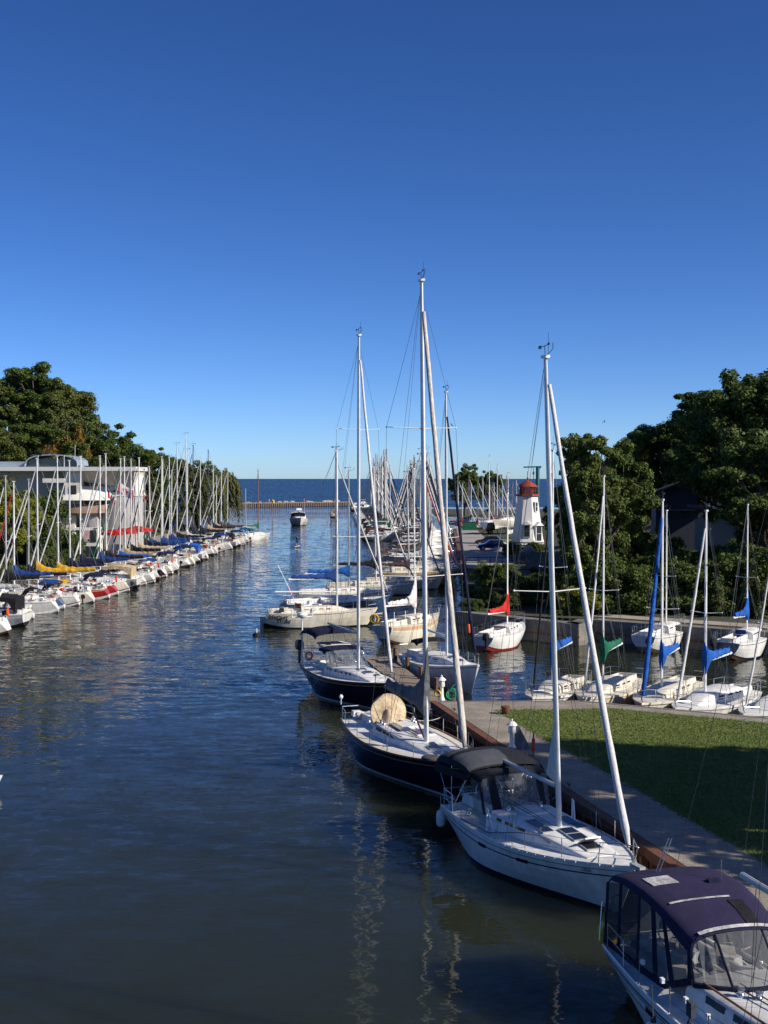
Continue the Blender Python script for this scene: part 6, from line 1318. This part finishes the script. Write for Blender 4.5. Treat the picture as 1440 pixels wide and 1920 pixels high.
# ------------------------------------------------------------------ trees
def leafmat(name, a, b, isl=.45, tr=.28):
    mat(name, a, rough=.6, col2=b, vscale=.55, island=isl, trans=tr, spec=.25)
leafmat('leaf_dark', (.055, .090, .019), (.100, .138, .030)); leafmat('leaf_mid', (.065, .105, .018), (.115, .150, .030)); leafmat('leaf_olive', (.085, .112, .024), (.135, .145, .038)); leafmat('leaf_light', (.075, .115, .022), (.120, .150, .030))
leafmat('leaf_yellow', (.28, .27, .025), (.16, .20, .025)); leafmat('leaf_orange', (.26, .13, .02), (.13, .10, .02)); leafmat('leaf_willow', (.095, .115, .030), (.15, .15, .05)); leafmat('leaf_red', (.10, .045, .02), (.06, .055, .02))
mat('bark', (.10, .075, .055), rough=.95, var=.35, vscale=3, stretch=(4, 4, .7))
def crown_mesh(seed, kind):
    g = np.random.default_rng(seed); C = []; 
    def cluster(main, sub, spread, r0, r1, per_, z_sq=.75):
        C_ = []; B_ = []
        for c in main:
            k = g.integers(sub[0], sub[1]); q = c + g.normal(size=(k, 3)) * np.array([spread, spread, spread * z_sq]); C_.append(q); B_.append(g.uniform(r0, r1, k))
        return np.vstack(C_), np.concatenate(B_), per_
    if kind == 'broad':
        nb = 25 if seed != 76 else 16; u = g.normal(size=(nb, 3)); u /= np.linalg.norm(u, axis=1)[:, None]; rad = g.uniform(.35, 1.0, nb) ** .5
        main = u * rad[:, None] * np.array([3.3, 3.3, 3.4]) * g.uniform(.82, 1.1, (nb, 1)); main[:, 2] += 6.0
        main[:, :2] *= (1 - .30 * np.clip((main[:, 2] - 6.0) / 3.5, -1, 1))[:, None]
        cen, br, per = cluster(main, (6, 10), .62, .26, .62, 290); sz = (.058, .115)
    elif kind == 'tall':
        nb = 27; z = g.uniform(2.0, 9.3, nb); r = 2.5 * np.sin(np.clip((z - 1.4) / 8.6, .02, 1) * pi) ** .7 * g.uniform(.3, 1.1, nb); a = g.uniform(0, 2 * pi, nb)
        main = np.c_[r * np.cos(a), r * np.sin(a), z]; cen, br, per = cluster(main, (6, 10), .52, .24, .58, 290); sz = (.058, .115)
    elif kind == 'bush':
        nb = 20; u = g.normal(size=(nb, 3)); u /= np.linalg.norm(u, axis=1)[:, None]; main = u * np.array([3.4, 3.4, 2.8]) * g.uniform(.3, 1.05, nb)[:, None]; main[:, 2] = np.abs(main[:, 2]) + .7
        cen, br, per = cluster(main, (5, 9), .7, .35, .85, 290); sz = (.07, .14)
    if kind == 'willow':
        nb = 240; a = g.uniform(0, 2 * pi, nb); r = 3.6 * g.uniform(.15, 1, nb) ** .6; z0 = 9.6 - (r / 3.6) ** 2 * 2.6 + g.uniform(-.5, .4, nb); ln = g.uniform(2.0, 6.4, nb)
        pts = []
        for i in range(nb):
            m_ = 90; t = g.uniform(0, 1, m_); pts.append(np.c_[(r[i] + .5 * t ** .5) * np.cos(a[i]) + g.normal(0, .10, m_), (r[i] + .5 * t ** .5) * np.sin(a[i]) + g.normal(0, .10, m_), np.maximum(.6, z0[i] - t * ln[i])])
        Pn = np.vstack(pts); out = np.c_[np.cos(np.repeat(a, 90)), np.sin(np.repeat(a, 90)), np.full(nb * 90, .4)]; sz = (.08, .15); nrm = out + g.normal(0, .5, Pn.shape); elong = 2.6
    else:
        pts = []; outs = []
        for c, b in zip(cen, br):
            u = g.normal(size=(per, 3)); u /= np.linalg.norm(u, axis=1)[:, None]; rr_ = b * (g.uniform(.15, 1, per) ** .5) * (1 + .22 * np.abs(g.normal(size=per)) * (g.uniform(size=per) > .7))
            pts.append(c + u * rr_[:, None] * np.array([1, 1, .72])); outs.append(u)
        Pn = np.vstack(pts); nrm = np.vstack(outs) * .8 + np.array([0, 0, .45]) + g.normal(0, .55, Pn.shape); elong = 1.5
    if kind != 'bush': pass
    nrm /= np.linalg.norm(nrm, axis=1)[:, None]; n = len(Pn); e = g.normal(size=(n, 3)); 
    if kind == 'willow': e = np.c_[g.normal(0, .25, n), g.normal(0, .25, n), -np.ones(n)]
    t1 = e - nrm * np.sum(e * nrm, 1)[:, None]; t1 /= np.linalg.norm(t1, axis=1)[:, None]; t2 = np.cross(nrm, t1); s = g.uniform(sz[0], sz[1], n)[:, None]
    A = np.stack([Pn - t1 * s * elong * .7, Pn + t2 * s * .62 + nrm * s * .12, Pn + t1 * s * elong * .7, Pn - t2 * s * .62 + nrm * s * .12], 1).astype(np.float32)
    me = bpy.data.meshes.new('crown'); me.vertices.add(n * 4); me.loops.add(n * 4); me.polygons.add(n)
    me.vertices.foreach_set('co', A.reshape(-1)); me.loops.foreach_set('vertex_index', np.arange(n * 4, dtype=np.int32)); me.polygons.foreach_set('loop_start', np.arange(0, n * 4, 4, dtype=np.int32)); me.update(calc_edges=True)
    return me, (cen if kind != 'willow' else None)
def trunk_mesh(seed, cen, kind):
    rr = random.Random(seed); mb = MB(); H_ = 6.5 if kind != 'bush' else 1.5
    sw = [Vector((rr.uniform(-.15, .15) * i, rr.uniform(-.15, .15) * i, H_ * i / 4)) for i in range(5)]
    r0 = .30 if kind != 'bush' else .12
    mb.tube([sw[0] + Vector((0, 0, -1.5)), sw[0]] + sw[1:], [r0 * 1.5, r0 * 1.15, r0 * .85, r0 * .7, r0 * .5, r0 * .25], 8)
    if cen is not None:
        for c in [Vector(c) for c in cen[::7]]:
            k = clamp((c.z * .55) / H_, .15, .95); b = sw[int(k * 4)]; mid = b.lerp(c, .5) + Vector((rr.uniform(-.3, .3), rr.uniform(-.3, .3), .35)); mb.tube([b, mid, c], [r0 * .42, r0 * .26, .03], 5)
    o = mb.build('trunk', 'bark'); me = o.data; bpy.data.objects.remove(o); return me
PROTO = {}
for k in ('broad', 'tall', 'bush', 'willow'):
    for v in range({'broad': 4, 'tall': 3, 'bush': 3, 'willow': 1}[k]):
        cm, cen = crown_mesh(50 + v * 7 + len(k), k); PROTO[(k, v)] = (cm, trunk_mesh(v + 3, cen, k), {})
TN = [0]
def tree(kind, v, loc, hgt, leaf, label, group, wid=1.0, rz=None, name=None):
    cm, tm, cache = PROTO[(kind, v)]
    if leaf not in cache:
        c = cm.copy(); c.materials.clear(); c.materials.append(MATS[leaf]); cache[leaf] = c
    TN[0] += 1; rr = random.Random(TN[0] * 31)
    t = thing(name or {'broad': 'broadleaf_tree', 'tall': 'tall_tree', 'bush': 'shrub', 'willow': 'willow_tree'}[kind], label, 'shrub' if kind == 'bush' else 'tree', loc, rr.uniform(0, 6.28) if rz is None else rz, group)
    s = hgt / (10.0 if kind != 'bush' else 4.6); t.scale = (s * wid, s * wid, s)
    for nm, me in (('crown', cache[leaf]), ('trunk', tm)):
        o = bpy.data.objects.new(nm, me); COL.objects.link(o); o.parent = t
    return t
def gz(x, y): return rh(x, y) if x > 0 else lhgt(x, y)
GR, GL = 'trees on the right-hand slope', 'trees on the left hill'
def T(px, d, ytop, kind, v, leaf, label, group, wid=1.0, sink=0):
    x = (px - 720) / F * d; z = gz(x, d) - sink; return tree(kind, v, (x, d, z), zat(px, ytop, d).z - z, leaf, label, group, wid)
# right slope, front to back
T(1090, 116, 850, 'tall', 1, 'leaf_mid', 'bushy green tree at the left end of the right-hand wood, next to the lighthouse', GR, .66)
T(1118, 103, 806, 'tall', 2, 'leaf_light', 'round sunlit tree with the highest crown left of the dark house', GR, .84)  # paler leaf colour stands in for sunlight on this crown
T(1160, 110, 824, 'tall', 0, 'leaf_mid', 'broad tree behind the leftmost bare mast of the right basin', GR, .86)
T(1205, 160, 796, 'tall', 0, 'leaf_dark', 'dark narrow tree just left of the navy house', GR, 1.0)
T(1100, 125, 850, 'tall', 1, 'leaf_dark', 'slim dark tree at the back of the left end of the wood', GR, .9)
T(1250, 166, 772, 'broad', 3, 'leaf_dark', 'dark tree rising directly above the navy house roof', GR, 1.1)
T(1300, 160, 740, 'broad', 0, 'leaf_dark', 'wide dark tree behind and right of the navy house', GR, 1.1)
T(1352, 150, 724, 'tall', 2, 'leaf_dark', 'tall dark tree above the low grey house', GR, 1.35)
T(1392, 134, 692, 'broad', 1, 'leaf_dark', 'large dark tree near the right edge, second highest of the slope', GR, 1.05)
T(1436, 124, 664, 'broad', 2, 'leaf_dark', 'largest dark tree at the right edge of the picture', GR, 1.05)
T(1490, 128, 672, 'broad', 3, 'leaf_dark', 'dark tree cut off by the right picture edge', GR, 1.0)
T(1290, 176, 800, 'tall', 1, 'leaf_olive', 'olive tree partly hidden behind the wide dark tree', GR, 1.2)
T(1335, 146, 850, 'tall', 0, 'leaf_mid', 'lighter green tree between the two slope houses', GR, .9)
T(1284, 148, 872, 'bush', 1, 'leaf_yellow', 'yellowing shrub beside the mono-pitch roof', GR, .5)
T(1310, 152, 880, 'tall', 2, 'leaf_olive', 'small olive tree right beside the navy house wall', GR, 1.1)
T(1452, 112, 850, 'broad', 0, 'leaf_dark', 'low spreading dark tree above the right trailer-sailer', GR, .75)
T(1475, 106, 800, 'broad', 1, 'leaf_dark', 'dark tree beyond the right edge above the basin path', GR, 1.1)
SHR = [(1062, 104, 1060, 0, 'leaf_dark'), (1085, 99, 1085, 1, 'leaf_yellow'), (1140, 100, 1040, 2, 'leaf_dark'), (1195, 101, 1040, 0, 'leaf_dark'), (1240, 106, 1010, 1, 'leaf_mid'), (1270, 101, 1050, 2, 'leaf_dark'), (1300, 112, 1005, 0, 'leaf_mid'), (1330, 100, 1030, 1, 'leaf_dark'), (1362, 108, 1020, 2, 'leaf_mid'), (1395, 98, 1060, 0, 'leaf_olive'), (1430, 100, 1000, 1, 'leaf_dark'), (1388, 118, 1008, 2, 'leaf_light'), (1258, 122, 985, 0, 'leaf_mid'), (1215, 112, 985, 1, 'leaf_dark')]
SW = ['at the left foot of the wood', 'with yellow leaves behind the basin path', 'below the leftmost bare mast', 'at the foot of the slope left of the blue forestay', 'behind the blue furled forestay', 'low behind the white trailer-sailer', 'below the navy house porch', 'between the two basin paths', 'in front of the low grey house', 'olive coloured at the path edge', 'at the right edge above the basin wall', 'pale green beside the grey house', 'just under the navy house', 'dark and tall left of the navy house']
for (px, d, yt, v, lf), w_ in zip(SHR, SW): T(px, d, yt, 'bush', v, lf, f'leafy shrub {w_}', 'shrubs on the right-hand slope', 1.0)
for k, (px, d, yt, v, lf, lb) in enumerate([(885, 112, 1092, 0, 'leaf_dark', 'dark shrub on the shaded bank under the quay railing'), (935, 122, 1046, 1, 'leaf_light', 'green and yellow shrub at the corner of the quay railing'), (915, 104, 1098, 2, 'leaf_dark', 'low dark shrub above the red-covered sailboat'), (975, 112, 1072, 0, 'leaf_dark', 'dark shrub on the bank below the lighthouse rail'), (1012, 120, 1068, 1, 'leaf_dark', 'dark shrub left of the thick white mast'), (1036, 128, 1052, 2, 'leaf_mid', 'green shrub right of the lighthouse terrace rail'), (955, 103, 1105, 1, 'leaf_dark', 'low dark shrub right of the red sail cover'), (870, 128, 1098, 2, 'leaf_dark', 'dark shrub at the left end of the bank below the quay railing'), (905, 134, 1080, 0, 'leaf_dark', 'dark shrub against the rusty wall under the quay railing'), (950, 132, 1078, 2, 'leaf_dark', 'dark shrub in the middle of the shaded bank'), (990, 106, 1100, 1, 'leaf_dark', 'low dark shrub above the concrete basin wall'), (888, 101, 1118, 1, 'leaf_dark', 'lowest dark shrub at the left end of the basin wall'), (1000, 138, 1062, 2, 'leaf_dark', 'dark shrub right of the boulders below the lighthouse')]):
    T(px, d, yt, 'bush', v, lf, lb, 'shrubs on the bank below the lighthouse', 1.05)
T(1062, 215, 925, 'broad', 3, 'leaf_dark', 'dark tree just right of the teal crane post', GR, .7)
mat('flower_red', (.35, .02, .05), rough=.8, col2=(.4, .3, .32), vscale=6)
for k, (x, y, lf, lb) in enumerate([(18.2, 180, 'leaf_red', 'dark red planting beside the boulder below the lighthouse'), (20.8, 178, 'leaf_mid', 'green planting under the cedar rail fence'), (17.2, 172, 'leaf_light', 'pale green shrub at the corner of the flower bed')]): tree('bush', k, (x, y, 1.7), 1.8, lf, lb, 'planting below the lighthouse', .8)
# park trees at the far shore
tree('broad', 0, (22.0, 348, 1.6), 14.6, 'leaf_mid', 'rounded park tree on the far shore, left of the pair', 'park trees on the far shore', .92); tree('broad', 2, (29.3, 352, 1.6), 13.6, 'leaf_mid', 'rounded park tree on the far shore, right of the pair', 'park trees on the far shore', .85)
# left hill
for px, d, yt, k, v, lf, w_, lb in [(-30, 214, 700, 'broad', 1, 'leaf_olive', 1.0, 'olive tree at the left edge of the hill'), (22, 222, 690, 'broad', 0, 'leaf_olive', .9, 'thin-crowned olive tree with bare branches at the hill top left'), (62, 218, 678, 'tall', 0, 'leaf_dark', 1.25, 'tallest dark tree on the left hill'), (112, 216, 692, 'broad', 2, 'leaf_olive', .85, 'broad olive tree at the right shoulder of the hill'), (140, 220, 728, 'tall', 2, 'leaf_dark', 1.2, 'dark tree at the right slope of the hill top'), (118, 208, 770, 'bush', 1, 'leaf_orange', .32, 'orange autumn shrub below the hill top'), (20, 204, 770, 'broad', 3, 'leaf_dark', 1.1, 'dark tree above the clubhouse roof at the far left'), (70, 202, 785, 'broad', 1, 'leaf_mid', 1.1, 'green tree right behind the arched skylight'), (165, 210, 790, 'broad', 0, 'leaf_dark', 1.0, 'dark round tree right of the arched skylight'), (200, 214, 828, 'broad', 2, 'leaf_dark', 1.0, 'dark tree behind the clubhouse roof edge'), (-10, 196, 800, 'tall', 1, 'leaf_olive', 1.3, 'olive tree low behind the far left roof'), (56, 206, 778, 'bush', 0, 'leaf_yellow', .25, 'small yellow shrub among the dark hill trees')]:
    T(px, d, yt, k, v, lf, lb, GL, w_)
for px, d, yt, v, lf, lb in [(238, 262, 816, 0, 'leaf_dark', 'highest tree of the low wood behind the grey tower'), (275, 258, 836, 1, 'leaf_mid', 'tree second from the left in the low wood right of the clubhouse'), (305, 268, 838, 2, 'leaf_dark', 'dark tree in the middle of the low wood behind the left masts'), (335, 262, 848, 3, 'leaf_olive', 'olive tree behind the tallest left-bank mast'), (368, 268, 862, 0, 'leaf_mid', 'tree just left of the willow'), (250, 232, 880, 2, 'leaf_dark', 'dark tree right beside the grey tower'), (290, 238, 890, 1, 'leaf_dark', 'low dark tree behind the furled blue sails'), (330, 245, 900, 3, 'leaf_dark', 'low dark tree behind the white boom')]:
    T(px, d, yt, 'broad', v, lf, lb, 'trees of the low wood on the left bank', 1.15)
T(408, 262, 872, 'willow', 0, 'leaf_willow', 'drooping willow at the end of the left bank', None, .95)
T(392, 255, 885, 'willow', 0, 'leaf_olive', 'smaller olive willow behind the left-bank masts', None, .8)
T(18, 142, 906, 'broad', 2, 'leaf_yellow', 'yellow-green autumn tree behind the nearest left-bank masts', None, 1.0)
for px, d, yt, v, lf, lb in [(-10, 128, 1040, 0, 'leaf_light', 'pale reed-like shrub at the far left bank edge'), (40, 134, 1055, 1, 'leaf_light', 'pale green shrub below the yellow tree'), (75, 150, 960, 2, 'leaf_dark', 'dark shrub between the yellow tree and the clubhouse'), (100, 152, 985, 0, 'leaf_dark', 'dark shrub in front of the clubhouse wall'), (60, 160, 890, 1, 'leaf_dark', 'tall dark shrub under the clubhouse roof'), (-5, 152, 890, 2, 'leaf_olive', 'olive shrub at the left frame edge behind the yellow tree'), (85, 140, 1030, 1, 'leaf_olive', 'olive shrub behind the yellow sail cover'), (110, 145, 1020, 0, 'leaf_dark', 'dark shrub left of the clubhouse door')]:
    T(px, d, yt, 'bush', v, lf, lb, 'shrubs on the left bank', .8)
# the trees on the near right bank whose shade falls over lawn, promenade and boats
for k, (x, y, h_, v, kk) in enumerate([(24.5, 34.3, 16.0, 3, 'broad'), (32.5, 33.2, 19.0, 3, 'broad'), (40.0, 33.8, 24.0, 1, 'tall')]):
    tree(kk, v, (x, y, 1.29), h_, 'leaf_mid', ['broad shade tree on the near bank beyond the lawn, farthest along', 'tall shade tree at the back of the near bank', 'very tall shade tree farthest from the water on the near bank'][k], 'shade trees on the near right bank', 1.05)
for o_ in list(SC.objects):
    lb_ = o_.get('label')
    if lb_ and len(lb_.replace(',', ' ').split()) > 16: print('LONG', lb_)
